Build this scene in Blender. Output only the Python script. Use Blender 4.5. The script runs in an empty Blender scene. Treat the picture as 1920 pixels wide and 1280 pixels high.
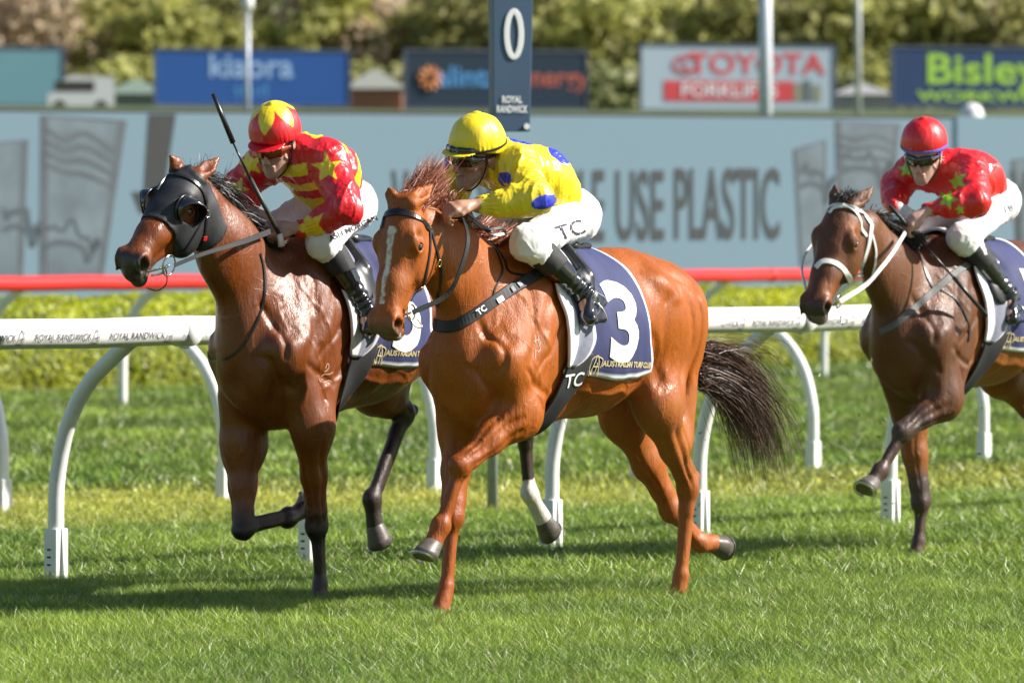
import bpy, bmesh, math, random, os
import numpy as np
from mathutils import Vector, Matrix
from mathutils.bvhtree import BVHTree

random.seed(7); RNG = np.random.default_rng(11)
S = bpy.context.scene
FPX = 10667.0          # focal length in pixels of a 1920 px wide frame (200 mm lens)
HOR, EYE = 440.0, 1.6  # horizon row, camera height

# ------------------------------------------------------------------ camera, sky, sun, exposure
cam = bpy.data.objects.new('camera', bpy.data.cameras.new('camera'))
S.collection.objects.link(cam)
cam.location = (0, 0, EYE); cam.rotation_euler = (math.radians(90), 0, 0)
cam.data.lens = 200.0; cam.data.sensor_width = 36.0
cam.data.shift_y = -200.0 / 1920.0
cam.data.clip_start = 0.5; cam.data.clip_end = 3000
cam.data.dof.use_dof = True; cam.data.dof.focus_distance = 23.7; cam.data.dof.aperture_fstop = 4.6
S.camera = cam

SUN = Vector((.80, -.01, .58)).normalized()      # direction to the sun
W = bpy.data.worlds.new("World"); S.world = W; W.use_nodes = True
nt = W.node_tree; bg = nt.nodes['Background']
sky = nt.nodes.new('ShaderNodeTexSky'); sky.sky_type = 'NISHITA'; sky.sun_disc = False
sky.sun_elevation = math.asin(SUN.z); sky.sun_rotation = math.atan2(SUN.x, SUN.y)
nt.links.new(sky.outputs[0], bg.inputs[0]); bg.inputs[1].default_value = 0.065
sun = bpy.data.objects.new('sun', bpy.data.lights.new('sun', 'SUN')); S.collection.objects.link(sun)
sun.data.energy = 5.0; sun.data.angle = math.radians(.5); sun.data.color = (1, .95, .87)
sun.rotation_euler = (-SUN).to_track_quat('-Z', 'Y').to_euler()
S.view_settings.view_transform = 'Standard'; S.view_settings.look = 'None'
S.view_settings.exposure = 0.90; S.view_settings.gamma = 1; S.view_settings.use_curve_mapping = False

# ------------------------------------------------------------------ small helpers
def srgb(r, g, b):
    f = lambda c: (c/255/12.92 if c <= 10 else ((c/255+.055)/1.055)**2.4)
    return (f(r), f(g), f(b))

def tag(o, label=None, cat=None, group=None, kind=None):
    if label: o['label'] = label
    if cat: o['category'] = cat
    if group: o['group'] = group
    if kind: o['kind'] = kind
    return o

def empty(name, loc=(0, 0, 0), rz=0.0):
    o = bpy.data.objects.new(name, None); S.collection.objects.link(o)
    o.empty_display_size = .1; o.location = loc; o.rotation_euler = (0, 0, rz); return o

def mesh_np(name, V, Fq, mat, parent=None, smooth=True, col=None, loc=None):
    """one mesh object from arrays; Fq is (n,3) or (n,4) ints or a list of them"""
    V = np.asarray(V, dtype=np.float32)
    Fs = Fq if isinstance(Fq, list) else [Fq]
    Fs = [np.asarray(f, dtype=np.int32) for f in Fs if len(f)]
    me = bpy.data.meshes.new(name)
    me.vertices.add(len(V)); me.vertices.foreach_set('co', V.ravel())
    nl = sum(f.size for f in Fs); npoly = sum(len(f) for f in Fs)
    me.loops.add(nl); me.polygons.add(npoly)
    me.loops.foreach_set('vertex_index', np.concatenate([f.ravel() for f in Fs]))
    sizes = np.concatenate([np.full(len(f), f.shape[1], np.int32) for f in Fs])
    st = np.concatenate([[0], np.cumsum(sizes)[:-1]]).astype(np.int32)
    me.polygons.foreach_set('loop_start', st)
    me.polygons.foreach_set('use_smooth', np.full(npoly, smooth))
    me.update(calc_edges=True)
    if col is not None:
        a = me.color_attributes.new('col', 'FLOAT_COLOR', 'POINT')
        c = np.ones((len(V), 4), np.float32); c[:, :3] = col
        a.data.foreach_set('color', c.ravel())
    if mat:
        me.materials.append(mat)
    o = bpy.data.objects.new(name, me); S.collection.objects.link(o)
    if parent: o.parent = parent
    if loc is not None: o.location = loc
    return o

class MB:
    """collects simple shapes into one mesh"""
    def __init__(s): s.v = []; s.f = []
    def add(s, V, F):
        n = len(s.v); s.v += [tuple(map(float, p)) for p in V]; s.f += [tuple(n+i for i in f) for f in F]
    def box(s, lo, hi, M=None):
        x0, y0, z0 = lo; x1, y1, z1 = hi
        V = [(x, y, z) for x in (x0, x1) for y in (y0, y1) for z in (z0, z1)]
        if M is not None: V = [tuple(M @ Vector(p)) for p in V]
        s.add(V, [(0, 1, 3, 2), (4, 6, 7, 5), (0, 4, 5, 1), (2, 3, 7, 6), (0, 2, 6, 4), (1, 5, 7, 3)])
    def tube(s, P, R, n=12, cap=True, closed=False, flat=1.0):
        P = [np.array(p, float) for p in P]; m = len(P)
        if np.isscalar(R): R = [R]*m
        up = np.array([0, 0, 1.0]); V = []; prev = None
        for i in range(m):
            a = P[(i-1) % m] if (closed or i > 0) else P[i]; b = P[(i+1) % m] if (closed or i < m-1) else P[i]
            t = (b-a)/(np.linalg.norm(b-a)+1e-9)
            if prev is None:
                q = up if abs(t[2]) < .9 else np.array([1.0, 0, 0]); x = np.cross(t, q)
            else: x = prev-t*np.dot(prev, t)
            x /= np.linalg.norm(x)+1e-9; prev = x; y = np.cross(t, x)
            for k in range(n):
                a2 = 2*math.pi*k/n; V.append(P[i]+R[i]*(math.cos(a2)*x+flat*math.sin(a2)*y))
        F = []
        for i in range(m if closed else m-1):
            j = (i+1) % m
            for k in range(n): F.append((i*n+k, i*n+(k+1) % n, j*n+(k+1) % n, j*n+k))
        if cap and not closed: F.append(tuple(range(n))[::-1]); F.append(tuple((m-1)*n+k for k in range(n)))
        s.add(V, F)
    def strip(s, P, N, w, th, closed=False, w2=None):
        """flat strap: centre points P, outward normals N, width w, thickness th"""
        P = np.array(P, float); N = np.array(N, float); m = len(P)
        T = np.roll(P, -1, 0)-np.roll(P, 1, 0)
        if not closed: T[0] = P[1]-P[0]; T[-1] = P[-1]-P[-2]
        T /= np.linalg.norm(T, axis=1)[:, None]+1e-9
        B = np.cross(T, N); B /= np.linalg.norm(B, axis=1)[:, None]+1e-9; N = np.cross(B, T)
        ww = np.linspace(w, w if w2 is None else w2, m)[:, None]
        c = [P+B*ww/2, P+B*ww/2*.86+N*th, P-B*ww/2*.86+N*th, P-B*ww/2]
        V = np.stack(c, 1).reshape(-1, 3); F = []
        for i in range(m if closed else m-1):
            j = (i+1) % m
            for k in range(4): F.append((i*4+k, i*4+(k+1) % 4, j*4+(k+1) % 4, j*4+k))
        if not closed: F += [(3, 2, 1, 0), (4*m-4, 4*m-3, 4*m-2, 4*m-1)]
        s.add(V, F)
    def build(s, name, mat, parent=None, smooth=False, loc=None, bevel=0):
        me = bpy.data.meshes.new(name); me.from_pydata(s.v, [], s.f)
        if smooth: me.polygons.foreach_set('use_smooth', [True]*len(me.polygons))
        bm = bmesh.new(); bm.from_mesh(me); bmesh.ops.recalc_face_normals(bm, faces=bm.faces)
        if bevel: bmesh.ops.bevel(bm, geom=bm.edges[:], offset=bevel, segments=2, affect='EDGES', profile=.5)
        bm.to_mesh(me); bm.free()
        if mat: me.materials.append(mat)
        o = bpy.data.objects.new(name, me); S.collection.objects.link(o)
        if parent: o.parent = parent
        if loc is not None: o.location = loc
        return o

def crom(P, n):
    """Catmull-Rom resampling to n points"""
    P = np.array(P, float)
    if len(P) == 2: t = np.linspace(0, 1, n)[:, None]; return P[0]*(1-t)+P[1]*t
    Q = np.vstack([2*P[0]-P[1], P, 2*P[-1]-P[-2]]); out = []
    for u in np.linspace(0, len(P)-1-1e-6, n):
        i = int(u); t = u-i; a, b, c, d = Q[i:i+4]
        out.append(.5*((2*b)+(c-a)*t+(2*a-5*b+4*c-d)*t*t+(3*b-a-3*c+d)*t**3))
    return np.array(out)

# numpy value noise
_T = RNG.random((48, 48, 48)).astype(np.float32)
def vnoise(P, f):
    q = np.asarray(P, np.float32)*f; i = np.floor(q).astype(int); t = q-i; t = t*t*(3-2*t)
    r = 0
    for dx in (0, 1):
        for dy in (0, 1):
            for dz in (0, 1):
                w = (t[:, 0] if dx else 1-t[:, 0])*(t[:, 1] if dy else 1-t[:, 1])*(t[:, 2] if dz else 1-t[:, 2])
                r = r+w*_T[(i[:, 0]+dx) % 48, (i[:, 1]+dy) % 48, (i[:, 2]+dz) % 48]
    return r

# ------------------------------------------------------------------ materials
def material(name, color=(.5, .5, .5), rough=.5, metal=0., spec=.5, var=.12, nscale=20., bump=0., bscale=80.,
             use_col=False, sheen=0., coat=0., stretch=(1, 1, 1), trans=0., bdist=.002, rvar=0., coatr=.1, aniso=0.):
    m = bpy.data.materials.new(name); m.use_nodes = True; n = m.node_tree.nodes; l = m.node_tree.links
    b = n['Principled BSDF']; b.inputs['Roughness'].default_value = rough; b.inputs['Metallic'].default_value = metal
    b.inputs['Specular IOR Level'].default_value = spec
    b.inputs['Sheen Weight'].default_value = sheen; b.inputs['Coat Weight'].default_value = coat
    b.inputs['Coat Roughness'].default_value = coatr
    b.inputs['Anisotropic'].default_value = aniso
    tc = n.new('ShaderNodeTexCoord'); mp = n.new('ShaderNodeMapping'); mp.inputs['Scale'].default_value = stretch
    l.new(tc.outputs['Object'], mp.inputs[0])
    nz = n.new('ShaderNodeTexNoise'); nz.inputs['Scale'].default_value = nscale; nz.inputs['Detail'].default_value = 5
    l.new(mp.outputs[0], nz.inputs[0])
    mr = n.new('ShaderNodeMapRange'); mr.inputs[1].default_value = .3; mr.inputs[2].default_value = .7
    mr.inputs[3].default_value = 1-var; mr.inputs[4].default_value = 1+var; l.new(nz.outputs[0], mr.inputs[0])
    mx = n.new('ShaderNodeVectorMath'); mx.operation = 'SCALE'; l.new(mr.outputs[0], mx.inputs['Scale'])
    if use_col:
        at = n.new('ShaderNodeAttribute'); at.attribute_name = 'col'; l.new(at.outputs['Color'], mx.inputs[0])
    else: mx.inputs[0].default_value = color
    l.new(mx.outputs[0], b.inputs['Base Color'])
    if rvar:
        m2 = n.new('ShaderNodeMapRange'); m2.inputs[1].default_value = .3; m2.inputs[2].default_value = .7
        m2.inputs[3].default_value = max(.03, rough-rvar); m2.inputs[4].default_value = rough+rvar
        n2 = n.new('ShaderNodeTexNoise'); n2.inputs['Scale'].default_value = nscale*.6; n2.inputs['Detail'].default_value = 3
        l.new(tc.outputs['Object'], n2.inputs[0]); l.new(n2.outputs[0], m2.inputs[0]); l.new(m2.outputs[0], b.inputs['Roughness'])
    if bump:
        nb = n.new('ShaderNodeTexNoise'); nb.inputs['Scale'].default_value = bscale; nb.inputs['Detail'].default_value = 4
        l.new(mp.outputs[0], nb.inputs[0])
        bp = n.new('ShaderNodeBump'); bp.inputs['Strength'].default_value = bump; bp.inputs['Distance'].default_value = bdist
        l.new(nb.outputs[0], bp.inputs['Height']); l.new(bp.outputs[0], b.inputs['Normal'])
    if trans:
        tr = n.new('ShaderNodeBsdfTranslucent'); l.new(mx.outputs[0], tr.inputs[0])
        ms = n.new('ShaderNodeMixShader'); ms.inputs[0].default_value = trans
        l.new(b.outputs[0], ms.inputs[1]); l.new(tr.outputs[0], ms.inputs[2]); l.new(ms.outputs[0], n['Material Output'].inputs[0])
    return m

M_white_paint = material('white_paint', (.78, .78, .75), .34, var=.07, nscale=7, bump=.3, bscale=14, bdist=.0015, rvar=.12)
M_red_paint = material('red_paint', (.70, .030, .028), .30, var=.05, nscale=4)
M_leather = material('black_leather', (.014, .014, .016), .30, var=.3, nscale=60, bump=.3, bscale=300, bdist=.0006, spec=.6)
M_strap = material('black_webbing', (.018, .018, .02), .6, var=.3, nscale=80, bump=.5, bscale=500, bdist=.0008)
M_mesh = material('blinker_fabric', (.02, .021, .024), .55, var=.3, nscale=90, bump=.6, bscale=260, bdist=.001)
M_whitestrap = material('white_strap', (.78, .78, .76), .45, var=.06, nscale=40, bump=.3, bscale=300, bdist=.0006)
M_metal = material('steel', (.62, .6, .56), .2, metal=1, var=.08)
M_brass = material('brass', (.75, .55, .25), .22, metal=1, var=.08)
M_boot = material('boot_leather', (.010, .010, .012), .10, var=.2, spec=.8, coat=.6, coatr=.04, bump=.35, bscale=22, bdist=.006)
M_gaiter = material('boot_fabric', (.022, .022, .024), .7, var=.25, nscale=60, bump=.4, bscale=200, bdist=.001)
M_breech = material('breeches_nylon', (.80, .80, .80), .5, var=.03, nscale=20, bump=.25, bscale=30, bdist=.004, sheen=.2)
M_satin = material('silk_satin', use_col=True, rough=.35, var=.05, nscale=30, bump=.55, bscale=11, bdist=.013, spec=.8, sheen=.0, stretch=(1, 1, .5))
M_skin = material('skin', use_col=True, rough=.42, var=.10, nscale=70, bump=.35, bscale=160, bdist=.0012)
M_lens = material('goggle_lens', (.008, .008, .010), .06, spec=.9, var=.1, coat=.6)
M_rubber = material('black_rubber', (.02, .02, .02), .5, var=.2)
M_navy = material('navy_cloth', use_col=True, rough=.75, var=.10, nscale=40, bump=.35, bscale=300, bdist=.001)
M_print_w = material('white_print', (.82, .82, .80), .6, var=.03)
M_print_k = material('dark_print', (.05, .045, .06), .7, var=.1)
M_print_gold = material('gold_print', (.55, .45, .22), .6, var=.05)
M_hair = material('horse_hair', use_col=True, rough=.45, var=.25, nscale=60, spec=.5)
M_hoof = material('hoof_horn', (.10, .085, .07), .45, var=.35, nscale=40, bump=.5, bscale=90, bdist=.001, stretch=(1, 1, 3))
M_eye = material('horse_eye', (.012, .006, .004), .04, spec=.9, coat=1., coatr=.02)
M_pad = material('saddle_pad_white', (.74, .74, .76), .7, var=.05, bump=.4, bscale=200, bdist=.001)
M_padg = material('saddle_pad_grey', (.30, .31, .36), .6, var=.05)
M_handle = material('whip_grip', (.04, .045, .03), .5, var=.2, bump=.5, bscale=300, bdist=.001)

def coat_mat(name, rough, cspec=.5):
    """horse coat: colour per vertex, short-hair relief running down the body, sweaty sheen of uneven gloss"""
    m = bpy.data.materials.new(name); m.use_nodes = True; n = m.node_tree.nodes; l = m.node_tree.links
    b = n['Principled BSDF']; b.inputs['Specular IOR Level'].default_value = cspec
    tc = n.new('ShaderNodeTexCoord')
    mp = n.new('ShaderNodeMapping'); mp.inputs['Scale'].default_value = (1, 1, .22); l.new(tc.outputs['Object'], mp.inputs[0])
    at = n.new('ShaderNodeAttribute'); at.attribute_name = 'col'
    n1 = n.new('ShaderNodeTexNoise'); n1.inputs['Scale'].default_value = 160; n1.inputs['Detail'].default_value = 3; l.new(mp.outputs[0], n1.inputs[0])
    n2 = n.new('ShaderNodeTexNoise'); n2.inputs['Scale'].default_value = 6; n2.inputs['Detail'].default_value = 6; l.new(mp.outputs[0], n2.inputs[0])
    ad = n.new('ShaderNodeMath'); ad.operation = 'ADD'; l.new(n1.outputs[0], ad.inputs[0]); l.new(n2.outputs[0], ad.inputs[1])
    mr = n.new('ShaderNodeMapRange'); mr.inputs[1].default_value = .65; mr.inputs[2].default_value = 1.35
    mr.inputs[3].default_value = .78; mr.inputs[4].default_value = 1.22; l.new(ad.outputs[0], mr.inputs[0])
    mx = n.new('ShaderNodeVectorMath'); mx.operation = 'SCALE'; l.new(at.outputs['Color'], mx.inputs[0]); l.new(mr.outputs[0], mx.inputs['Scale'])
    l.new(mx.outputs[0], b.inputs['Base Color'])
    n3 = n.new('ShaderNodeTexNoise'); n3.inputs['Scale'].default_value = 9; n3.inputs['Detail'].default_value = 4; l.new(mp.outputs[0], n3.inputs[0])
    m3 = n.new('ShaderNodeMapRange'); m3.inputs[1].default_value = .35; m3.inputs[2].default_value = .65
    m3.inputs[3].default_value = rough-.09; m3.inputs[4].default_value = rough+.14; l.new(n3.outputs[0], m3.inputs[0]); l.new(m3.outputs[0], b.inputs['Roughness'])
    b.inputs['Sheen Weight'].default_value = .0; b.inputs['Sheen Roughness'].default_value = .4
    n4 = n.new('ShaderNodeTexNoise'); n4.inputs['Scale'].default_value = 26; n4.inputs['Detail'].default_value = 5; l.new(mp.outputs[0], n4.inputs[0])
    a2 = n.new('ShaderNodeMath'); a2.operation = 'MULTIPLY_ADD'; a2.inputs[1].default_value = .34; l.new(n1.outputs[0], a2.inputs[0]); l.new(n4.outputs[0], a2.inputs[2])
    n5 = n.new('ShaderNodeTexNoise'); n5.inputs['Scale'].default_value = 7.5; n5.inputs['Detail'].default_value = 2; n5.inputs['Distortion'].default_value = .6; l.new(tc.outputs['Object'], n5.inputs[0])
    s5 = n.new('ShaderNodeMath'); s5.operation = 'SUBTRACT'; s5.inputs[1].default_value = .5; l.new(n5.outputs[0], s5.inputs[0])
    b5 = n.new('ShaderNodeMath'); b5.operation = 'ABSOLUTE'; l.new(s5.outputs[0], b5.inputs[0])
    r5 = n.new('ShaderNodeMapRange'); r5.interpolation_type = 'SMOOTHSTEP'; r5.inputs[1].default_value = 0; r5.inputs[2].default_value = .020; r5.inputs[3].default_value = .10; r5.inputs[4].default_value = 0; l.new(b5.outputs[0], r5.inputs[0])
    m5 = n.new('ShaderNodeMath'); m5.operation = 'MULTIPLY_ADD'; av = n.new('ShaderNodeAttribute'); av.attribute_name = 'vein'; l.new(r5.outputs[0], m5.inputs[0]); l.new(av.outputs['Fac'], m5.inputs[1]); l.new(a2.outputs[0], m5.inputs[2]); a2 = m5
    bp = n.new('ShaderNodeBump'); bp.inputs['Strength'].default_value = .7; bp.inputs['Distance'].default_value = .009
    l.new(a2.outputs[0], bp.inputs['Height']); l.new(bp.outputs[0], b.inputs['Normal'])
    return m
M_coat = coat_mat('horse_coat', .45, .42)
M_coat_wet = coat_mat('sweaty_horse_coat', .40, .62)

# ------------------------------------------------------------------ signed-distance sculpting
def ecap(a, b, wa, ha, wb, hb, n):
    """tapered elliptical limb from a to b; w along lateral n, h across it"""
    a = np.array(a, float); b = np.array(b, float); n = np.array(n, float)/np.linalg.norm(n)
    ab = b-a; L2 = float(ab@ab)+1e-9
    def f(X, Y, Z):
        px, py, pz = X-a[0], Y-a[1], Z-a[2]
        t = np.clip((px*ab[0]+py*ab[1]+pz*ab[2])/L2, 0, 1)
        cx, cy, cz = px-t*ab[0], py-t*ab[1], pz-t*ab[2]
        cn = cx*n[0]+cy*n[1]+cz*n[2]; c2 = cx*cx+cy*cy+cz*cz
        ch2 = np.maximum(c2-cn*cn, 0); w = wa+t*(wb-wa); h = ha+t*(hb-ha)
        k0 = np.sqrt((cn/w)**2+ch2/h**2); k1 = np.sqrt((cn/w**2)**2+ch2/h**4)+1e-6
        return k0*(k0-1)/k1
    r = max(wa, ha, wb, hb); return f, np.minimum(a, b)-r, np.maximum(a, b)+r

def ellip(c, r, R=None):
    c = np.array(c, float); R = np.eye(3) if R is None else np.array(R, float)   # rows of R: axes
    def f(X, Y, Z):
        p = (X-c[0], Y-c[1], Z-c[2]); s0 = 0; s1 = 0
        for i in range(3):
            q = p[0]*R[i][0]+p[1]*R[i][1]+p[2]*R[i][2]; s0 = s0+(q/r[i])**2; s1 = s1+(q/r[i]**2)**2
        k0 = np.sqrt(s0); return k0*(k0-1)/(np.sqrt(s1)+1e-6)
    m = max(r); return f, c-m, c+m

class SDF:
    def __init__(s, lo, hi, h):
        s.lo = np.array(lo, float); s.h = h; s.n = np.ceil((np.array(hi)-s.lo)/h).astype(int)+1
        s.g = np.full(s.n, .3, np.float32)
    def op(s, prim, k=.02, mode='add'):
        f, lo, hi = prim
        i0 = np.clip(np.floor((lo-k-s.lo)/s.h).astype(int)-1, 0, s.n); i1 = np.clip(np.ceil((hi+k-s.lo)/s.h).astype(int)+2, 0, s.n)
        if (i1 <= i0).any(): return
        X = (s.lo[0]+s.h*np.arange(i0[0], i1[0], dtype=np.float32)).astype(np.float32)[:, None, None]
        Y = (s.lo[1]+s.h*np.arange(i0[1], i1[1], dtype=np.float32)).astype(np.float32)[None, :, None]
        Z = (s.lo[2]+s.h*np.arange(i0[2], i1[2], dtype=np.float32)).astype(np.float32)[None, None, :]
        d = f(X, Y, Z).astype(np.float32); sl = tuple(slice(a, b) for a, b in zip(i0, i1)); g = s.g[sl]
        if mode == 'add':
            hh = np.maximum(k-np.abs(g-d), 0)/k; s.g[sl] = np.minimum(g, d)-hh*hh*k*.25
        elif mode == 'sub':
            d = -d; hh = np.maximum(k-np.abs(g-d), 0)/k; s.g[sl] = np.maximum(g, d)+hh*hh*k*.25
        elif mode == 'and':
            s.g[sl] = np.maximum(g, d)
    def plane_cut(s, p, n, k=None):
        """remove everything on the +n side of the plane through p"""
        n = np.array(n, float)/np.linalg.norm(n)
        X = (s.lo[0]+s.h*np.arange(s.n[0]))[:, None, None]; Y = (s.lo[1]+s.h*np.arange(s.n[1]))[None, :, None]; Z = (s.lo[2]+s.h*np.arange(s.n[2]))[None, None, :]
        d = ((X-p[0])*n[0]+(Y-p[1])*n[1]+(Z-p[2])*n[2]).astype(np.float32); s.g = np.maximum(s.g, d)
    def extract(s):
        g = s.g; ins = g < 0
        c = np.zeros(tuple(s.n-1), np.int8)
        for a in (0, 1):
            for b in (0, 1):
                for d in (0, 1): c += ins[a:s.n[0]-1+a, b:s.n[1]-1+b, d:s.n[2]-1+d]
        idx = np.argwhere((c > 0) & (c < 8)); vid = np.full(c.shape, -1, np.int32); vid[tuple(idx.T)] = np.arange(len(idx))
        I, J, K = idx.T; cor = [(a, b, d) for a in (0, 1) for b in (0, 1) for d in (0, 1)]
        val = {q: g[I+q[0], J+q[1], K+q[2]] for q in cor}; pos = np.zeros((len(idx), 3), np.float32); cnt = np.zeros(len(idx), np.float32)
        for q in cor:
            for ax in range(3):
                if q[ax] == 0:
                    r = list(q); r[ax] = 1; r = tuple(r); va, vb = val[q], val[r]; m = (va < 0) != (vb < 0)
                    t = np.where(m, va/np.where(m, va-vb, 1), 0); p = np.zeros((len(idx), 3), np.float32)+np.array(q, np.float32); p[:, ax] += t
                    pos += p*m[:, None]; cnt += m
        V = s.lo+s.h*(idx+pos/cnt[:, None]); Fs = []
        for ax in range(3):
            u, w = [(1, 2), (2, 0), (0, 1)][ax]
            A = np.take(ins, range(s.n[ax]-1), ax); B = np.take(ins, range(1, s.n[ax]), ax)
            e = np.argwhere(A != B); e = e[(e[:, u] > 0) & (e[:, w] > 0) & (e[:, u] < s.n[u]-1) & (e[:, w] < s.n[w]-1)]
            fl = A[tuple(e.T)]
            def cell(du, dw):
                q = e.copy(); q[:, u] += du; q[:, w] += dw; return vid[tuple(q.T)]
            Q = np.stack([cell(-1, -1), cell(0, -1), cell(0, 0), cell(-1, 0)], 1); Q[~fl] = Q[~fl][:, ::-1]; Fs.append(Q)
        return V.astype(np.float32), np.concatenate(Fs)

def vnormals(V, F):
    n = np.zeros_like(V); a = np.cross(V[F[:, 2]]-V[F[:, 0]], V[F[:, 3]]-V[F[:, 1]])
    for k in range(4): np.add.at(n, F[:, k], a)
    return n/(np.linalg.norm(n, axis=1)[:, None]+1e-12)

def smooth_mesh(V, F, it=1, lam=.5):
    for _ in range(it):
        s = np.zeros_like(V); c = np.zeros(len(V), np.float32)
        for k in range(4):
            np.add.at(s, F[:, k], V[F[:, (k+1) % 4]]+V[F[:, (k-1) % 4]]); np.add.at(c, F[:, k], 2)
        V = V+lam*(s/np.maximum(c, 1)[:, None]-V)
    return V

def nrm(v): v = np.array(v, float); return v/np.linalg.norm(v)
def seg_d(P, a, b):
    a = np.array(a, float); b = np.array(b, float); ab = b-a
    t = np.clip(((P-a)@ab)/(ab@ab+1e-9), 0, 1); return np.linalg.norm(P-a-t[:, None]*ab, axis=1), t

class Frame:
    """a horse's own space: x ahead, y to its left, z up; J() turns a reading of the photograph into a point of a plane parallel to the horse's midplane"""
    def __init__(s, px, py, v, th):
        D = EYE*FPX/(py-HOR); X = (px-960)*D/FPX; t = math.radians(th)
        s.F = np.array([-math.cos(t), -math.sin(t), 0]); s.L = np.array([math.sin(t), -math.cos(t), 0]); s.U = np.array([0, 0, 1.0])
        s.O = np.array([X, D, 0])-v*s.L; s.rz = math.atan2(s.F[1], s.F[0])
        s.C = s.dirl(np.array([0, 0, EYE])-s.O)
    def dirl(s, d): d = np.array(d, float); return np.array([d@s.F, d@s.L, d@s.U])
    def ray(s, px, py): return s.dirl([(px-960)/FPX, 1, -(py-HOR)/FPX])
    def J(s, px, py, v):
        d = s.ray(px, py); t = (v-s.C[1])/d[1]; return s.C+t*d
    def px(s, p): # back to pixels, for masks given as image-like outlines
        p = np.atleast_2d(p); w = s.O+p[:, :1]*s.F+p[:, 1:2]*s.L+p[:, 2:]*s.U
        return np.stack([960+w[:, 0]/w[:, 1]*FPX, HOR+(EYE-w[:, 2])/w[:, 1]*FPX], 1)

def make_bvh(V, F): return BVHTree.FromPolygons([tuple(p) for p in V.tolist()], F.tolist())

def text_mesh(txt, size, xs=1.0, bold=0.0, maxedge=.03, align='CENTER', shear=0.0, space=1.0):
    """flat lettering in its own x,y plane -> (V, F)"""
    cu = bpy.data.curves.new('t', 'FONT'); cu.body = txt; cu.size = size; cu.align_x = align; cu.align_y = 'CENTER'; cu.offset = bold
    cu.shear = shear; cu.resolution_u = 4; cu.space_character = space
    ob = bpy.data.objects.new('t', cu); S.collection.objects.link(ob)
    me = bpy.data.meshes.new_from_object(ob.evaluated_get(bpy.context.evaluated_depsgraph_get()))
    bm = bmesh.new(); bm.from_mesh(me); bmesh.ops.triangulate(bm, faces=bm.faces[:])
    for _ in range(4):
        ed = [e for e in bm.edges if e.calc_length() > maxedge]
        if not ed: break
        bmesh.ops.subdivide_edges(bm, edges=ed, cuts=1); bmesh.ops.triangulate(bm, faces=bm.faces[:])
    V = np.array([v.co[:] for v in bm.verts]).reshape(-1, 3); F = [tuple(v.index for v in f.verts) for f in bm.faces]
    bm.free(); bpy.data.objects.remove(ob); bpy.data.curves.remove(cu); bpy.data.meshes.remove(me)
    V[:, 0] *= xs; return V[:, :2], F

def put_text(name, txt, size, P, ex, ey, mat, parent, off=.004, bvh=None, ray=None, **kw):
    """lettering centred at P with axes ex, ey; snapped along -ray on a surface when bvh is given"""
    V, F = text_mesh(txt, size, **kw); return put_flat(name, V, F, P, ex, ey, mat, parent, off, bvh, ray)

def put_flat(name, V, F, P, ex, ey, mat, parent, off=.004, bvh=None, ray=None):
    P = np.array(P, float); W3 = P+V[:, :1]*np.array(ex)+V[:, 1:2]*np.array(ey)
    n = np.cross(ex, ey)
    if bvh is not None:
        r = nrm(ray if ray is not None else n); out = []
        for p in W3:
            h = bvh.ray_cast(Vector(p+r*.4), Vector(-r), 1.2)
            out.append(np.array(h[0])+r*off if h[0] is not None else p)
        W3 = np.array(out)
    else: W3 = W3+nrm(n)*off
    m = MB(); m.add(W3, F); return m.build(name, mat, parent)

def star(n=5, r=1., ri=.42, rot=0.):
    return [(math.cos(rot+math.pi*i/n+math.pi/2)*(r if i % 2 == 0 else ri), math.sin(rot+math.pi*i/n+math.pi/2)*(r if i % 2 == 0 else ri)) for i in range(2*n)]
def in_poly(q, poly):
    x, y = q[:, 0], q[:, 1]; c = np.zeros(len(q), bool); n = len(poly)
    for i in range(n):
        x0, y0 = poly[i]; x1, y1 = poly[(i-1) % n]
        c ^= ((y0 > y) != (y1 > y)) & (x < (x1-x0)*(y-y0)/((y1-y0) if y1 != y0 else 1e-9)+x0)
    return c

# ================================================================== SETTING
GZ = -.07      # soil level; the turf stands up to z = 0
def at(px, py, D): return np.array([(px-960)*D/FPX, D, EYE-(py-HOR)*D/FPX])
def ground_pt(px, py): return at(px, py, EYE*FPX/(py-HOR))

M_soil = material('turf_soil', (.085, .135, .022), .9, var=.45, nscale=9, bump=.6, bscale=30, bdist=.02)
M_far_grass = material('far_grass', (.06, .085, .022), .9, var=.35, nscale=.3)
# ground: one sheet to the horizon, rising to an embankment behind the screen
ys = np.concatenate([np.linspace(-60, 110, 12), np.linspace(118, 330, 40), np.array([360, 420, 500, 700, 1100, 2200])])
xs = np.concatenate([[-1200, -500], np.linspace(-160, 160, 65), [500, 1200]])
XX, YY = np.meshgrid(xs, ys, indexing='ij')
tt = np.clip((YY-118)/170, 0, 1); ZZ = GZ+7.7*(tt*tt*(3-2*tt))+np.clip((YY-330)/800, 0, 1)*14
ZZ += (vnoise(np.stack([XX.ravel(), YY.ravel(), 0*XX.ravel()], 1), .05).reshape(XX.shape)-.5)*1.2*tt
nI, nJ = XX.shape; V = np.stack([XX, YY, ZZ], -1).reshape(-1, 3)
ii, jj = np.meshgrid(np.arange(nI-1), np.arange(nJ-1), indexing='ij'); q = (ii*nJ+jj).ravel()
Fg = np.stack([q, q+nJ, q+nJ+1, q+1], 1)
far = (YY[:-1, :-1].ravel() > 112)
g = mesh_np('ground', V, Fg[~far], M_soil); tag(g, kind='structure')
g = mesh_np('embankment', V, Fg[far], M_far_grass); tag(g, kind='structure')

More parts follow.
